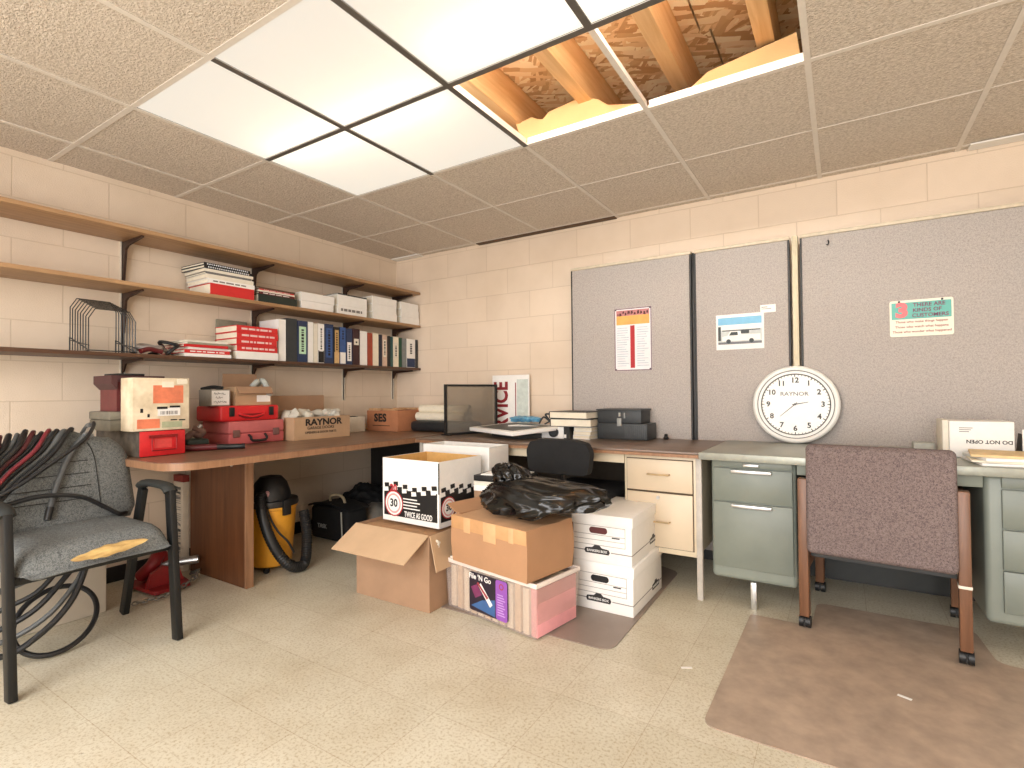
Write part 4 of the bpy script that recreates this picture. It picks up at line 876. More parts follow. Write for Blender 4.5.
# ================================================================== BLACK OFFICE CHAIR between boxes and desk
r = thing('swivel_chair', 'black swivel chair pushed under the cream desk, only its back visible', 'chair', (2.175, -.60, .0042))
bkp = [(-.175, .60), (.175, .60), (.19, .72), (.165, .765), (.10, .780), (-.10, .780), (-.165, .765), (-.19, .72)]
b = MB().prism(matshape([(p[0], p[1]) for p in bkp], [.03, .03, .02, .012, .012, .012, .012, .02], 4), 'y', -.42, -.365)
obj('backrest', b, S('black_cloth', (24, 24, 25), .9, var=.2), r, **L)
obj('backrest_bar', MB().tube([(0, -.36, .66), (0, -.33, .50), (0, -.20, .40)], .018, 10), blackm, r, **L)
obj('seat', MB().box(-.22, .22, -.28, .18, .42, .49, bev=.03, seg=3), S('black_cloth', (24, 24, 25), .9, var=.2), r, **L)
obj('gas_post', MB().cyl((0, -.05, .09), (0, -.05, .419), .025, n=16), blackm, r, **L)
for k in range(5):
    a_ = R(72*k+20); e = (.24*math.cos(a_), -.05+.24*math.sin(a_))
    obj('base_arm', MB().tube([(0, -.05, .095), (e[0]*.6, -.05+(e[1]+.05)*.6, .085), (e[0], e[1], .062)], .015, 8, sub=2), black, r, **L)
    obj('caster', MB().cyl((e[0]-.016, e[1], .026), (e[0]+.016, e[1], .026), .0255, n=16), black, r, **L)

# ================================================================== BOXES ON THE FLOOR
MZ = .0046
bw_ = S('banker_white', (242, 238, 232), .6, var=.02); lineg = S('print_grey', (150, 144, 140), .6); badge = S('badge_black', (38, 36, 36), .5)
def banker(label, z, rz, hole, loc):
    r = thing('file_box', label, 'box', (loc[0], loc[1], z), R(rz), 'white file storage boxes')
    w_, d_, h_ = .292, .44, .222
    obj('body', MB().box(-w_/2, w_/2, -d_/2, d_/2, 0, h_, bev=.002), bw_, r, local=True)
    obj('lid', MB().box(-w_/2-.006, w_/2+.006, -d_/2-.006, d_/2+.006, h_-.046+.0008, h_+.0045, bev=.003), S('banker_lid', (246, 243, 238), .6, var=.02), r, local=True)
    yf = -d_/2-.0006
    obj('hand_hole', MB().prism(rrect(-.062, .028, .135, .165, .014), 'y', yf-.0004, yf+.0006), hole, r, local=True)
    q = MB()
    for zz in (.170, .128, .104, .080): q.box(-.14, .115, yf, yf+.0008, zz, zz+.0022)
    q.box(.113, .1152, yf, yf+.0008, .080, .172).box(-.146, -.085, yf, yf+.0008, .050, .0545).box(.045, .146, yf, yf+.0008, .050, .0545)
    xs = w_/2-.0004
    q.box(xs, xs+.0010, -.22, .22, .050, .0545)
    obj('ruled_lines', q, lineg, r, local=True)
    q = MB().prism([(-.082, .040), (.034, .040), (.040, .052), (.034, .064), (.0, .068), (-.012, .080), (-.036, .080), (-.048, .068), (-.082, .064), (-.088, .052)], 'y', yf-.0006, yf+.0006, 0)
    q.text('BANKERS BOX', .0155, frame((-.024, yf-.0008, .0525), (1, 0, 0), (0, 0, 1)), 1, .015, ext=.0002)
    q.box(.050, .088, yf-.0002, yf+.0006, .118+.002, .126, 0)
    obj('badge', q, [badge, white], r, local=True); q = MB()
    q.prism([(.062, .036), (.168, .036), (.172, .05), (.168, .062), (.135, .066), (.128, .076), (.104, .076), (.096, .066), (.062, .062), (.058, .05)], 'x', xs, xs+.0014, 0)
    q.text('BANKERS BOX', .0145, frame((xs+.0015, .115, .049), (0, 1, 0), (0, 0, 1)), 1, .015, ext=.0002)
    obj('badge', q, [badge, white], r, local=True)
    return r
banker('lower white file box with a black hand hole, standing on the small mat', MZ, 0, ink, (2.494, -.958))
banker('upper white file box with a maroon hand hole, on top of the other file box', MZ+.2275, 1.2, S('hole_maroon', (92, 40, 38), .6), (2.486, -.962))
# clear file tote with hanging files
r = thing('file_tote', 'clear plastic file tote of pink folders with a purple label', 'tote', (2.118, -1.402, MZ), R(-10))
def taper(w0, d0, w1, d1, h, t):
    b = MB(); A = [(-w0/2, -d0/2, 0), (w0/2, -d0/2, 0), (w0/2, d0/2, 0), (-w0/2, d0/2, 0), (-w1/2, -d1/2, h), (w1/2, -d1/2, h), (w1/2, d1/2, h), (-w1/2, d1/2, h)]
    I = [(x-t*(1 if x > 0 else -1), y-t*(1 if y > 0 else -1), z+(t if z == 0 else 0)) for x, y, z in A]
    b.add(A+I, [(0, 3, 2, 1), (8, 9, 10, 11)]+[(i, (i+1) % 4, 4+(i+1) % 4, 4+i) for i in range(4)]+[(8+i, 12+i, 12+(i+1) % 4, 8+(i+1) % 4) for i in range(4)]+[(4+i, 4+(i+1) % 4, 12+(i+1) % 4, 12+i) for i in range(4)]); return b
tm, t_, b_ = nt('milky_tote'); b_.inputs['Base Color'].default_value = (*lin((226, 212, 204)), 1); b_.inputs['Roughness'].default_value = .25
tp = node(t_, 'ShaderNodeBsdfTransparent'); tp.inputs[0].default_value = (.95, .92, .9, 1); mx = node(t_, 'ShaderNodeMixShader'); mx.inputs[0].default_value = .22
t_.links.new(tp.outputs[0], mx.inputs[1]); t_.links.new(b_.outputs[0], mx.inputs[2]); t_.links.new(mx.outputs[0], t_.nodes['Material Output'].inputs[0])
obj('shell', taper(.555, .285, .575, .305, .225, .003), tm, r, local=True)
rb = MB().box(-.292, .292, -.157, -.146, .216, .236, bev=.003).box(-.292, .292, .146, .157, .216, .236, bev=.003).box(-.292, -.281, -.146, .146, .216, .236, bev=.003).box(.281, .292, -.146, .146, .216, .236, bev=.003)
obj('rim', rb, S('tote_rim', (236, 222, 212), .4, var=.04), r, local=True)
pinkf = S('pink_folder', (236, 164, 168), .7, var=.05)
for k in range(12):
    xk = -.262+k*.0462
    m = ivory if k < 11 else pinkf
    obj('file_folder', MB().box(xk, xk+.034, -.139, .139, .006, .200+.008*(k % 2), bev=.002), [ivory, S('buff_folder', (220, 196, 160), .7)][k % 2] if k < 11 else pinkf, r, local=True)
obj('end_folder', MB().box(.2795, .2810, -.134, .134, .10, .205).box(.2745, .2755, -.134, .134, .006, .10), pinkf, r, local=True)
q = MB().box(-.10, .14, -.1520, -.1500, .035, .205, 0)
yl = -.1522
q = MB().prism(rrect(-.115, .125, .030, .205, .012), 'y', -.1555, -.1505, 0)
q.prism(rrect(.055, .125, .030, .205, .012), 'y', -.1560, -.1545, 1)
q.prism([(-.105, .05), (.05, .035), (.05, .11), (-.03, .09)], 'y', -.1558, -.1545, 2)
q.prism([(-.055, .150), (-.04, .165), (.035, .085), (.02, .07)], 'y', -.1562, -.1545, 3).prism([(-.065, .160), (-.058, .167), (.01, .11), (.0, .10)], 'y', -.1563, -.1545, 4)
q.prism([(-.105, .135), (-.065, .155), (-.03, .115), (-.075, .09)], 'y', -.1561, -.1545, 5)
q.text("File 'N Go", .034, frame((-.045, -.1562, .186), (1, 0, 0), (0, 0, 1)), 3, .02, ext=.0003)
for k in range(9): q.box(.066, .112-.006*(k % 3), -.1564, -.1558, .05+k*.011, .055+k*.011, 6)
q.lathe([(.014, 0), (.014, .0006), (.009, .0006), (.009, 0)], 20, 4, T=frame((.09, -.1558, .178), (1, 0, 0), (0, 0, 1)))
lb = obj('label', q, [S('label_black_purple', (40, 30, 46), .4), S('label_violet', (146, 84, 176), .4, var=.06), S('label_blue', (60, 98, 150), .4, var=.1), white, S('label_red', (160, 60, 66), .4), S('label_magenta', (120, 50, 90), .4, var=.2), S('label_lilac', (190, 150, 210), .4)], r, local=True)
q = MB()
for k in range(9): q.box(-.26+k*.058, -.22+k*.058, -.146, -.135, .225, .243+.008*(k % 3))
obj('paper_tabs', q, offw, r, local=True)
# orange-brown carton on the tote
OZ = MZ+.2445
r = thing('carton', 'orange brown taped carton on the clear tote, under the black bag', 'box', (2.150, -1.440, OZ), R(-11))
w_, d_, h_ = .468, .31, .215
def carto(u, v):
    return None
b = MB(); n = 14
per = []
for s in range(4):
    for k in range(n):
        t = k/n
        per.append([(-w_/2+w_*t, -d_/2), (w_/2, -d_/2+d_*t), (w_/2-w_*t, d_/2), (-w_/2, d_/2-d_*t)][s])
rows = []
for j in range(9):
    zz = h_*j/8; bul = 1+.03*math.sin(math.pi*j/8)
    rows.append([(x*bul, y*bul, zz) for x, y in per])
N = len(per); vs = [p for rw in rows for p in rw]
b.add(vs, [(j*N+i, j*N+(i+1) % N, (j+1)*N+(i+1) % N, (j+1)*N+i) for j in range(8) for i in range(N)]+[list(range(N))[::-1]], 0, True)
obj('body', b, card2, r, local=True)
top = MB().grid(lambda u, v: ((u-.5)*w_*.995, (v-.5)*d_*.995, h_+.001+.018*math.sin(math.pi*u)*math.sin(math.pi*v)+.006*noise.noise(Vector((u*5, v*4, 1)))), 20, 12, thick=.004)
obj('top_flaps', top, S('orange_card_top', (194, 152, 114), .8, var=.06, scale=7), r, local=True)
tapem = S('packing_tape', (204, 156, 110), .25, var=.05)
tp_ = MB().box(-w_/2*1.02, w_/2*1.01, -d_/2*1.012-.0035, -d_/2*1.012-.0005, h_*.72, h_*1.0, bev=.001)
obj('tape_band', tp_, tapem, r, local=True)
for (xa, xb, zz) in ((-.15, -.105, .68), (-.02, .06, .60), (.135, .165, .70)): obj('tape_tab', MB().box(xa, xb, -d_/2*1.012-.0048, -d_/2*1.012-.0036, h_*zz, h_*1.0, bev=.0004), S('tape_pale', (214, 170, 126), .25, var=.05), r, local=True)
obj('loose_flap', MB().grid(lambda u, v: (-w_/2-.09*u+.03, -d_/2+.02+v*d_*.85, h_+.006+.035*u*u), 8, 8, thick=.004), card2, r, local=True)
# black bag on top
def blob(name, label, cat, c, sx, sy, sz, m, seed, base, ridge=.35, freq=4., sub=5, lobes=(), flat=.6, fine=.04):
    bm_ = bmesh.new(); bmesh.ops.create_icosphere(bm_, subdivisions=sub, radius=1)
    so = Vector((seed*3.1, seed*1.7, seed*.9))
    for v in bm_.verts:
        p = v.co.copy(); d = 1.
        n1 = 1-abs(noise.noise(p*freq*.5+so))*2; n2 = 1-abs(noise.noise(p*freq+so*2))*2; n3 = 1-abs(noise.noise(p*freq*2.6+so))*2
        d += ridge*(.5*n1+.35*n2)-ridge*.4 + fine*n3
        for (lx, ly, lz, amp, wid) in lobes:
            L_ = Vector((lx, ly, lz)).normalized(); d += amp*math.exp(-(1-p.dot(L_))/wid)
        q_ = Vector((p.x*sx*d, p.y*sy*d, p.z*sz*d))
        if q_.z < -sz*flat: q_.z = -sz*flat
        v.co = Vector(c)+q_
    zmin = min(v.co.z for v in bm_.verts)
    for v in bm_.verts: v.co.z += base-zmin
    b = MB().bm(bm_, 0, True)
    return solo(name, label, cat, b, m, (c[0], c[1], base))
bagm = S('black_bin_bag', (6, 6, 7), .19, var=.1, spec=.55, bump=.35, bscale=14, stretch=(1, 2.6, 2))
BZ = OZ+.215+.0235
def crease(q, f, s): return 1-2*abs(noise.noise(q*f+Vector((s, s*2, s*.5))))
bm_ = bmesh.new(); bmesh.ops.create_icosphere(bm_, subdivisions=6, radius=1)
for v in bm_.verts:
    p = v.co.copy()
    # long folds fanning outward from the gathered neck on the left
    ang = math.atan2(p.y+.1, p.x+1.25); rad = math.hypot(p.x+1.25, p.y+.1)
    fan = Vector((ang*5.2, rad*.9, p.z*1.6))
    d = 1+.12*crease(fan, .8, 3.1)+.055*crease(fan, 1.7, 8.7)+.012*crease(p, 3.5, 1.3)-.08
    x = p.x*.30*d; y = p.y*.175*d; zz = p.z*.092*d*(1.1-.18*p.x)
    if p.x > .2: zz += .05*(p.x-.2); y *= 1-.3*(p.x-.2)
    floor_ = -.045 + (.038 if p.x > .35 else .038*max(0, (p.x-.1)/.25))
    if zz < floor_: zz = floor_+.12*(zz-floor_)
    v.co = Vector((x, y, zz))
zl = min(v.co.z for v in bm_.verts)
for v in bm_.verts: v.co.z -= zl
bag = MB().bm(bm_, 0, True)
r = thing('bin_bag', 'crumpled shiny black bin bag lying on the orange brown carton', 'bag', (2.31, -1.42, BZ), R(2))
obj('bag', bag, bagm, r, local=True)
nk = MB(); bm_ = bmesh.new(); bmesh.ops.create_icosphere(bm_, subdivisions=5, radius=1)
for v in bm_.verts:
    p = v.co.copy(); a_ = math.atan2(p.y, p.x)
    d = 1+.22*crease(Vector((a_*1.3, p.z*.6, 2.)), 1.4, 2.)+.10*crease(p, 3.2, 6.)-.1
    s_ = 1 if p.z < .2 else 1+.35*(p.z-.2)
    v.co = Vector((-.175+p.x*.085*d*s_-.03*p.z, .03+p.y*.075*d*s_, .13+p.z*.075*d))
nk.bm(bm_, 0, True)
obj('gathered_neck', nk, bagm, r, local=True)
# left cardboard box with hanging flaps
r = carton('open_carton', 'low brown carton with a front flap hanging open, under the white oil box', (1.55, -1.412, MZ-.004), .50, .40, .362, card, [('f', 120, .188), ('r', 168, .17)], inside=S('flap_tan', (198, 166, 132), .85, var=.06, scale=8))
obj('paper_filler', MB().grid(lambda u, v: (-.24+.48*u, -.19+.38*v, .345+.012*noise.noise(Vector((u*9, v*9, 2)))), 20, 16, thick=.02), S('kraft_paper', (176, 136, 98), .9), r, local=True)
wp = MB()
for k in range(4): wp.tube([(.245, -.17+.01*k, .34-.02*k), (.262, -.15, .325-.012*k), (.25, -.12-.01*k, .31)], .008, 6)
obj('crumpled_paper', wp, offw, r, local=True)
# white oil carton "TWICE AS GOOD"
WZ = .3645
r = thing('open_carton', 'white open carton printed TWICE AS GOOD with a checkered flag band', 'box', (1.567, -1.318, WZ), R(-2))
w_, d_, h_, t = .405, .34, .330, .005
b = MB().box(-w_/2, w_/2, -d_/2, -d_/2+t, 0, h_-.0).box(-w_/2, w_/2, d_/2-t, d_/2, 0, h_).box(-w_/2, -w_/2+t, -d_/2+t, d_/2-t, 0, h_).box(w_/2-t, w_/2, -d_/2+t, d_/2-t, 0, h_).box(-w_/2+t, w_/2-t, -d_/2+t, d_/2-t, 0, t)
obj('body', b, white, r, local=True)
li = MB().box(-w_/2+t, w_/2-t, -d_/2+t, -d_/2+t+.002, t, h_-.001).box(-w_/2+t, w_/2-t, d_/2-t-.002, d_/2-t, t, h_-.001).box(-w_/2+t, -w_/2+t+.002, -d_/2+t+.002, d_/2-t-.002, t, h_-.001).box(w_/2-t-.002, w_/2-t, -d_/2+t+.002, d_/2-t-.002, t, h_-.001)
obj('lining', li, cardin, r, local=True)
obj('folded_papers', MB().box(-.17, .17, -.14, .14, .23, .262, bev=.004), S('yellow_paper', (226, 196, 110), .7, var=.15), r, local=True)
obj('crease_slot', MB().box(w_/2-.005, w_/2+.0008, -d_/2-.0008, -d_/2+.002, .17, h_-.006), ink, r, local=True)
def oilprint(q, T, W, full=True):
    """printed band in a local plane: x along the face 0..W, y up"""
    def rect(x0, x1, y0, y1, m, d=.0008): q.box(x0, x1, y0, y1, -.0002, d, m, T=T)
    rect(.012, W-.012, .028, .172, 0)
    sq = .034; nx = int((W-.024)/sq)
    for i in range(nx):
        for j in range(2):
            y0_ = .152+j*.022+.010*math.sin(i*.8); xa_ = .012+i*sq+.006*j
            q.prism([(xa_, y0_), (xa_+sq, y0_+.004), (xa_+sq-.003, y0_+.026), (xa_-.003, y0_+.023)], 'z', -.0002, .0011, 0 if (i+j) % 2 else 1, T=T)
    def disc(cx, cy, r0, m, d): q.cyl((cx, cy, 0), (cx, cy, d), r0, n=28, m=m, T=T)
    cx = .086 if full else .07
    s = 1.18 if full else .95
    disc(cx, .094, .058*s, 2, .0013); disc(cx, .094, .052*s, 1, .0015); disc(cx, .094, .044*s, 3, .0017); disc(cx, .094, .036*s, 1, .0019)
    q.text('30', .048*s, T @ Matrix.Translation((cx, .094, .0021)), 0, .03, ext=.0003)
    if full:
        q.text('20', .052, T @ Matrix.Translation((cx-.002, .172, .0022)), 2, .05, ext=.0003)
        for k in range(4): rect(.155, .255+.02*(k % 2), .128-.016*k-.006, .128-.016*k, 1, .0012)
        q.text('TWICE AS GOOD', .040, T @ Matrix.Translation((.262, .045, .0012)), 1, .02, ext=.0004, xs=.62)
    else:
        q.text('TWICE AS GOOD', .034, T @ Matrix.Translation((.20, .045, .0012)), 1, .02, ext=.0004, xs=.6)
    return q
prm = [ink, white, S('emblem_red', (176, 44, 52), .5), S('emblem_pink', (222, 160, 156), .5)]
q = oilprint(MB(), frame((-w_/2, -d_/2-.0004, 0), (1, 0, 0), (0, 0, 1)), w_)
obj('front_print', q, prm, r, local=True)
q = oilprint(MB(), frame((w_/2+.0004, -d_/2, 0), (0, 1, 0), (0, 0, 1)), d_, False)
obj('side_print', q, prm, r, local=True)
# cartons behind
carton('open_carton', 'plain white carton standing behind the printed white carton', (1.53, -.975, .3545), .49, .20, .375, white, [], inside=white)
carton('open_carton', 'brown carton carrying the plain white carton, mostly hidden behind the printed one', (1.57, -.975, MZ-.004), .50, .20, .352, card, [('r', 178, .06)])
solo('carton', 'brown carton wedged behind the orange brown carton, carrying black and white papers', 'box', MB().box(1.815, 2.10, -1.275, -1.06, MZ, .525, bev=.003), card, (1.95, -1.17, 0))
zz = .5256
for k, (lb, h, mt) in enumerate((('white paper pad at the bottom of the pile beside the black bag', .030, white), ('grey pad in the middle of the pile beside the black bag', .022, offw), ('black covered folder on the pile beside the black bag', .030, black), ('white sheet topmost on the black folder beside the bag', .006, white))):
    solo('paper_pad' if k != 2 else 'folder', lb, 'paper', MB().box(-.14+(.03 if k == 3 else 0), .14-(.02 if k == 3 else 0), -.10+(.02 if k == 3 else 0), .10, 0, h-.0006, bev=.001), mt, (1.95, -1.17, zz), R((3, -2, 4, 8)[k]), 'pile of pads and folders', True); zz += h

# ================================================================== UNDER THE TABLE
# shop vacuum
r = thing('shop_vacuum', 'yellow and black shop vacuum with a thick hose beside the table leg', 'vacuum', (.535, -1.60, 0))
yel = S('vacuum_yellow', (236, 166, 52), .4, var=.05)
obj('tank', MB().lathe([(0, .03), (.108, .03), (.118, .045), (.142, .36), (.150, .365), (.150, .378), (.0, .378)], 36), yel, r, local=True)
obj('lid_rim', MB().lathe([(0, .3785), (.153, .3785), (.156, .39), (.151, .412), (0, .412)], 36), black, r, local=True)
obj('motor_head', MB().lathe([(0, .4125), (.115, .4125), (.110, .45), (.09, .51), (.06, .545), (0, .555)], 32), black, r, local=True)
obj('badge', MB().cyl((.073, -.073, .46), (.085, -.085, .456), .016, n=14), S('badge_red_white', (200, 150, 150), .4), r, local=True)
obj('lid_clamp', MB().box(.147, .164, -.025, .025, .33, .42, bev=.004), black, r, local=True)
for k in range(4):
    a_ = R(45+90*k); obj('caster', MB().cyl((.12*math.cos(a_)-.01, .12*math.sin(a_), .016), (.12*math.cos(a_)+.01, .12*math.sin(a_), .016), .0155, n=14), black, r, local=True)
nr = lambda i: .028+.003*(i % 2)
obj('hose', MB().tube([(.05, -.08, .455), (.09, -.125, .44), (.135, -.14, .36), (.175, -.125, .24), (.21, -.085, .13), (.235, -.03, .055), (.225, .05, .032), (.212, .085, .06), (.19, .11, .15), (.17, .12, .24), (.145, .12, .335)], .026, 12, sub=14, rfun=nr), black, r, local=True)
obj('power_cord', MB().tube([(.08, -.09, .43), (.14, -.095, .33), (.18, -.07, .25), (.21, -.03, .19), (.225, 0, .12)], .006, 8), black, r, local=True)
# tool bag and jacket heap
r = thing('tool_bag', 'black canvas tool bag with white lettering under the table', 'bag', (.38, -.96, 0))
tb = MB().box(.165, .57, -1.05, -.87, .0008, .232, bev=.025, seg=3)
tb.v = [(x+.008*noise.noise(Vector((x*9, y*9, z_*9))), y+.012*noise.noise(Vector((x*8+3, y*9, z_*8))), z_) for x, y, z_ in tb.v]
obj('body', tb, S('black_canvas', (20, 20, 21), .85, var=.25), r)
obj('top_flap', MB().grid(lambda u, v: (.155+.425*u, -1.062+.20*v, .236+.03*math.sin(math.pi*u)+.008*noise.noise(Vector((u*6, v*6, 0)))), 16, 8, thick=.01), S('black_canvas', (20, 20, 21), .85, var=.25), r)
obj('handle', MB().tube([(.30, -.98, .25), (.32, -.99, .30), (.39, -.985, .315), (.44, -.98, .295), (.45, -.97, .25)], .010, 8), S('bag_handle_tan', (176, 160, 130), .7), r)
obj('strap', MB().tube([(.52, -1.065, .22), (.535, -1.075, .15), (.54, -1.075, .06), (.535, -1.07, .015)], .005, 6), S('strap_grey', (176, 172, 160), .7), r)
obj('lettering', MB().text('TASK', .042, frame((.315, -1.064, .10), (1, 0, 0), (0, 0, 1)), 0, .01, ext=.002), S('dim_white', (150, 150, 148), .6), r)
blob('jacket', 'black jacket heaped behind the tool bag against the wall', 'jacket', (.27, -.62, .18), .20, .24, .20, S('black_jacket', (17, 17, 18), .8, var=.2), 3, .001, ridge=.25, freq=3.5, sub=5)
blob('cushion', 'grey cloth bundle lying on the black jacket', 'cloth', (.40, -.70, .16), .17, .15, .14, S('grey_cloth', (120, 116, 108), .9, var=.1), 8, .001, ridge=.16, freq=2.2, sub=4)
# narrow lettered carton standing by the leg
r = thing('tall_carton', 'tall narrow white carton with grey lettering standing beside the wooden table leg', 'box', (.115, -1.905, .0))
obj('body', MB().box(.060, .172, -1.925, -1.888, .0008, .525, bev=.002), S('dusty_white_card', (206, 194, 176), .7, var=.08, scale=14), r)
obj('red_top', MB().box(.060, .172, -1.9255, -1.8875, .5255, .565, bev=.002), S('red_brown_card', (130, 44, 36), .6), r)
q = MB(); rnd = random.Random(21); zz_ = .50
while zz_ > .06:
    h2 = rnd.uniform(.016, .03)
    for st in range(rnd.choice((2, 3))):
        if rnd.random() < .5: q.box(.092, .146, -1.9262, -1.9250, zz_-h2*st/2, zz_-h2*st/2+.004)
        else: q.prism([(.092, zz_-h2*rnd.random()), (.146, zz_-h2*rnd.random()), (.146, zz_-h2*rnd.random()-.006), (.092, zz_-h2*rnd.random()-.006)], 'y', -1.9262, -1.9250)
    zz_ -= h2+.012
obj('printed_characters', q, greyink, r)
# white box behind the chair
solo('carton', 'off white carton against the wall behind the grey armchair', 'box', MB().box(.18, .445, -3.25, -2.40, .0008, .40, bev=.004), S('off_white_board', (206, 196, 180), .7, var=.06, scale=4), (.31, -2.8, 0))
# red jack and chain
r = thing('floor_jack', 'small dark red floor jack under the table beside the grey armchair', 'jack', (.30, -2.08, 0))
dred = S('jack_red', (132, 26, 28), .45, var=.25, scale=18)
obj('base_plate', MB().prism(matshape([(.16, -2.22), (.47, -2.20), (.47, -2.02), (.20, -1.98)], .03), 'z', .012, .030), dred, r)
obj('body', MB().tube([(.22, -2.16, .055), (.28, -2.13, .12), (.26, -2.09, .16), (.24, -2.05, .11)], .034, 10), dred, r)
obj('cylinder', MB().cyl((.22, -2.12, .10), (.36, -1.93, .11), .022, n=16), steel, r)
obj('pivot_arm', MB().prism([(-2.20, .03), (-2.02, .03), (-2.04, .09), (-2.12, .13), (-2.18, .10)], 'x', .36, .385), dred, r)
for (x, y) in ((.20, -2.19), (.44, -2.18), (.44, -2.05), (.22, -2.02)): obj('wheel', MB().cyl((x-.012, y, .0125), (x+.012, y, .0125), .012, n=14), black, r)
ch = MB()
PTS = [(.50, -2.30, .010), (.52, -2.21, .010), (.51, -2.12, .014), (.47, -2.0, .045), (.42, -1.96, .060), (.34, -1.935, .030), (.28, -1.93, .012)]
for k in range(26):
    t = k/25*(len(PTS)-1); i = min(int(t), len(PTS)-2); p = Vector(PTS[i]).lerp(Vector(PTS[i+1]), t-i); d = (Vector(PTS[i+1])-Vector(PTS[i])).normalized()
    a_ = d.orthogonal().normalized() if k % 2 else d.cross(d.orthogonal()).normalized()
    ch.tube([p+Vector((0, 0, .006))+d*.0145*math.cos(w2)+a_*.009*math.sin(w2) for w2 in [2*math.pi*q_/8 for q_ in range(8)]], .0045, 5, closed=True, sub=1)
solo('chain', 'grey steel chain trailing over the floor by the red jack', 'chain', ch, S('chain_steel', (130, 126, 118), .45, metal=.6), (.45, -2.1, 0))

# ================================================================== GREY ARMCHAIR with hoses
r = thing('armchair', 'worn grey fabric armchair with a torn seat at the left edge', 'chair', (.80, -2.63, 0))
def seatfn(top):
    def f(u, v):
        x = .50+.545*u; y = -2.885+.515*v
        ex = 1-abs(2*v-1)**6
        zt = .478+.022*(1-(2*v-1)**2)*.6 - .03*max(0, u-.82)/.18 + .012*(v-.5)
        if u > .9: zt -= .06*((u-.9)/.1)**2
        zb = .412-.004*u
        e = min(1, 12*v, 12*(1-v), 10*u+.3)
        if u > .8: y = -2.627+(y+2.627)*(1-.10*((u-.8)/.2)**2)
        return (x, y, zb+(zt-zb)*math.sqrt(max(0, e))) if top else (x, y, zb)
    return f
b = MB(); n1, n2 = 26, 22
b.grid(seatfn(True), n1, n2); b.grid(seatfn(False), n1, n2)
# front wall between top and bottom
fv = []
for j in range(n2+1):
    pt = seatfn(True)(1, j/n2); pb = seatfn(False)(1, j/n2)
    for k in range(5):
        s_ = k/4; fv.append((pt[0]+.022*math.sin(math.pi*s_), pt[1], pt[2]+(pb[2]-pt[2])*s_))
b.add(fv, [(j*5+k, j*5+k+1, (j+1)*5+k+1, (j+1)*5+k) for j in range(n2) for k in range(4)], 0, True)
obj('seat', b, greyf, r)
tr = []
for j in range(25):
    v = j/24; y = -2.735+.25*v; hw = .019*math.sin(math.pi*v)**.7*(1+.35*noise.noise(Vector((v*8, 0, 0))))+.0005
    zc = .437+.018*v
    for k in range(5):
        s_ = k/4-.5; zz = zc+s_*2*hw; tr.append((1.073-.10*abs(zz-.43)+.002*noise.noise(Vector((v*14, s_*4, 3))), y, zz))
tb = MB().add(tr, [(j*5+k, j*5+k+1, (j+1)*5+k+1, (j+1)*5+k) for j in range(24) for k in range(4)], 0, True)
tb.add([(p[0]-.012, p[1], p[2]) for p in tr], [(j*5+k, j*5+k+1, (j+1)*5+k+1, (j+1)*5+k) for j in range(24) for k in range(4)], 0, True)
obj('torn_foam', tb, foam, r)
# backrest: rounded shield leaning back
def backp(u, v, side):
    a0 = (u-.5)*2; s_ = v*2-1
    hw = .268*(1-.05*v-.0*v)
    ys = a0*hw; top = .885
    zz = .470+(top-.470)*v
    # superelliptic outline
    k_ = 1.0
    if v > .55: k_ = max(.0, 1-((v-.55)/.45)**3.0*.58)
    if v < .12: k_ = 1-.10*(1-v/.12)
    y = -2.600+ys*k_
    x = .600-.115*v+.03*(a0*a0)*-.3
    bulge = .035*math.sqrt(max(0, (1-abs(a0)**4)))*math.sqrt(max(0, 1-abs(2*v-1)**6))
    if v > .9: zz -= .045*abs(a0)**3*(v-.9)/.1
    return (x+(bulge if side > 0 else -bulge*.8), y, zz)
b = MB(); b.grid(lambda u, v: backp(u, v, 1), 28, 28); b.grid(lambda u, v: backp(u, v, -1), 28, 28)
obj('backrest', b, greyf, r)
q = MB()
for v in (.28, .41, .54, .67): q.tube([tuple(Vector(backp(u/12, v, 1))+Vector((.0015, 0, 0))) for u in range(1, 9)], .0018, 5, sub=1)
q.tube([tuple(Vector(backp(.72, v/14, 1))+Vector((.0015, 0, 0))) for v in range(2, 13)], .0018, 5, sub=1)
obj('stitching', q, S('stitch_dark', (46, 46, 46), .9), r)
frm = S('armchair_frame_black', (12, 13, 13), .5, var=.1)
for sy, yy in ((1, -2.365), (-1, -2.892)):
    def bar(pts, w2=.013, d2=.024):
        m_ = MB()
        for a_, c_ in zip(pts[:-1], pts[1:]):
            a_ = Vector(a_); c_ = Vector(c_); dd = (c_-a_).normalized(); T = frame(a_, (0, 1, 0), dd.cross(Vector((0, 1, 0)))) 
            ln = (c_-a_).length
            x_ = Vector((0, 1, 0)); z_ = dd; y_ = z_.cross(x_)
            T = Matrix((x_, y_, z_)).transposed().to_4x4(); T.translation = a_
            m_.box(-w2, w2, -d2, d2, 0, ln, T=T, bev=.004)
        return m_
    obj('front_leg', bar([(1.052, yy, .001), (.985, yy, .628)]), frm, r)
    obj('rear_leg', bar([(.545, yy, .001), (.735, yy, .615)]), frm, r)
    arm = MB().tube([(.725, yy, .622), (.75, yy, .640), (.82, yy, .648), (.90, yy, .648), (.965, yy, .640), (.99, yy, .615)], .022, 12, sub=5)
    arm.v = [(x, yy+(y-yy)*1.25, .632+(z_-.632)*.75) for x, y, z_ in arm.v]
    obj('armrest', arm, S('armrest_pad', (40, 42, 40), .7, var=.15), r)
for x in (.98, .60): obj('cross_bar', MB().box(x, x+.03, -2.878, -2.379, .375, .404, bev=.004), frm, r)
obj('seat_pan', MB().box(.56, 1.02, -2.86, -2.40, .392, .4045), frm, r)
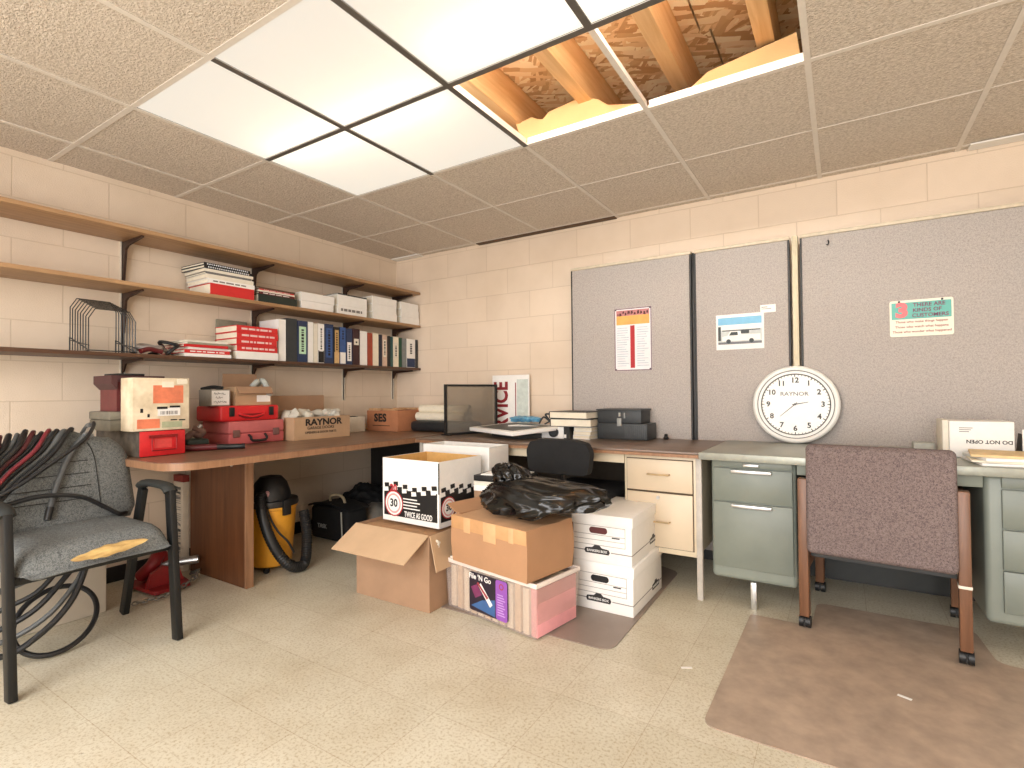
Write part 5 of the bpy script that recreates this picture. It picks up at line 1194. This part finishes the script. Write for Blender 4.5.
obj('back_bracket', MB().box(.52, .60, -2.64, -2.56, .40, .50, bev=.004).box(.50, .53, -2.64, -2.56, .44, .62, bev=.004), frm, r)
# hoses draped over the back, running down past the left arm
def drape(name, label, cat, yt, zb, d, rad, m, tail=None):
    ye = -2.885
    L_ = lambda t: yt+(ye-yt)*t
    top = .868-.9*max(0, abs(yt+2.6)-.12)**1.6+d*.5
    P = [(.31, yt+.03, .62), (.38, yt+.03, .78), (.44, yt+.02, top-.02), (.50, yt+.01, top+.012), (.555, L_(.08), top-.004), (.600+d, L_(.30), top+(zb-top)*.32), (.640+d, L_(.66), top+(zb-top)*.68), (.672+d, L_(.92), zb), (.675+d, ye-.09, zb-.09), (.62+d, -3.06, zb-.28), (.54, -3.05, .30), (.50, -2.93, .21), (.56, -2.80, .25), (.62, -2.70, .30), (.60, -2.62, .36)]
    return solo(name, label, cat, MB().tube(P, rad, 9, sub=5), m, (P[0][0], P[0][1], .3), group='hoses on the armchair')
rub = S('black_rubber', (34, 34, 35), .42); rubg = S('grey_rubber', (88, 90, 90), .4, var=.12); redh = S('red_hose', (124, 44, 52), .4, var=.1); dkred = S('dark_red_hose', (84, 36, 40), .4)
defs = [('black air hose draped over the left corner of the armchair back', .80, .009, rub), ('dark red air hose leftmost among the hoses on the armchair', .785, .008, dkred), ('thick black hose second from the left on the armchair back', .765, .011, rub),
        ('dull grey hose between black hoses on the armchair back', .745, .009, rubg), ('black hose in the middle of the bundle on the armchair back', .725, .010, rub), ('dark red hose in the middle of the bundle on the armchair', .705, .009, dkred), ('slim black hose left of the bright red hose on the armchair', .69, .008, rub),
        ('bright red hose beside the grey hoses on the armchair back', .672, .008, redh), ('black hose right of the bright red hose on the armchair', .655, .010, rub), ('wide grey hose crossing the armchair back diagonally', .632, .013, rubg), ('black hose below the wide grey hose on the armchair back', .61, .009, rub)]
for k, (lb, zb, rad, m) in enumerate(defs):
    drape('hose', lb, 'hose', -2.83+.0265*k, zb, .010*((k*2) % 3), rad, m)
def bx_at(y, z, d): return .600-.115*(z-.47)/.415+.035+d
r = thing('hose_end', 'grey hose end with a metal coupling hanging down the armchair back', 'hose', (.66, -2.6, .5))
P = [(.45, -2.50, .86), (.50, -2.492, .902), (.548, -2.50, .888)]+[(bx_at(y, z_, .016), y, z_) for y, z_ in ((-2.525, .855), (-2.57, .80), (-2.61, .72), (-2.642, .64), (-2.665, .57))]
obj('hose', MB().tube(P, .0125, 10), rubg, r)
obj('coupling', MB().cyl(P[-1], (bx_at(-2.68, .52, .016), -2.68, .52), .014, .012, n=14), blackm, r)
obj('metal_fitting', MB().cyl((.555, -2.503, .885), (.575, -2.515, .862), .0165, n=14), steel, r)
solo('hose', 'thin black hose lying across the lower armchair back', 'hose', MB().tube([(.675, -2.87, .60), (.672, -2.80, .615), (.670, -2.70, .628), (.668, -2.58, .605), (.660, -2.49, .545), (.655, -2.43, .500), (.61, -2.385, .490)], .0095, 9), rub, (.66, -2.6, .5), group='hoses on the armchair')
solo('hose', 'black hose crossing upward to the right on the armchair back', 'hose', MB().tube([(.70, -2.86, .645), (.698, -2.78, .69), (.683, -2.70, .745), (.664, -2.62, .80), (.636, -2.55, .85), (.585, -2.505, .895), (.545, -2.49, .915), (.47, -2.48, .87)], .008, 9), rub, (.66, -2.6, .7), group='hoses on the armchair')
# loops hanging below the seat
for k, (lb, z0, rad, yo) in enumerate((('upper black hose loop sagging below the armchair seat', .30, .010, 0), ('middle black hose loop sagging below the armchair seat', .24, .011, -.01), ('dark grey hose loop sagging below the armchair seat', .20, .010, .01), ('lowest black hose loop sagging below the armchair seat', .155, .012, .0))):
    solo('hose', lb, 'hose', MB().tube([(.70+.02*k, -2.98, .10+.03*k), (.72+.02*k, -2.86, z0-.09), (.74+.02*k, -2.74+yo, z0-.04), (.73+.02*k, -2.64+yo, z0+.06), (.70+.02*k, -2.57+yo, .375)], rad, 9), rub if k != 2 else rubg, (.72, -2.75, .2), group='hose loops below the armchair')
solo('cable', 'black cable ring standing on the floor under the armchair', 'cable', MB().tube([(.70+.10*math.cos(a_)*-1*.9, -2.665+.140*math.sin(a_+.2), .118+.104*math.cos(a_+.0)) for a_ in [2*math.pi*k/16 for k in range(16)]], .0105, 9, closed=True, sub=4), rub, (.70, -2.62, .01))
# floor debris
for k, (x, y) in enumerate(((3.62, -1.30), (2.95, -1.48))):
    solo('paper_scrap', ['white paper scrap on the large brown mat', 'white paper scrap on the tiles near the large mat'][k], 'scrap', MB().box(-.02, .02, -.006, .006, 0, .0012), white, (x, y, .0042 if k == 0 else .0006), R(-20+50*k), local=True)
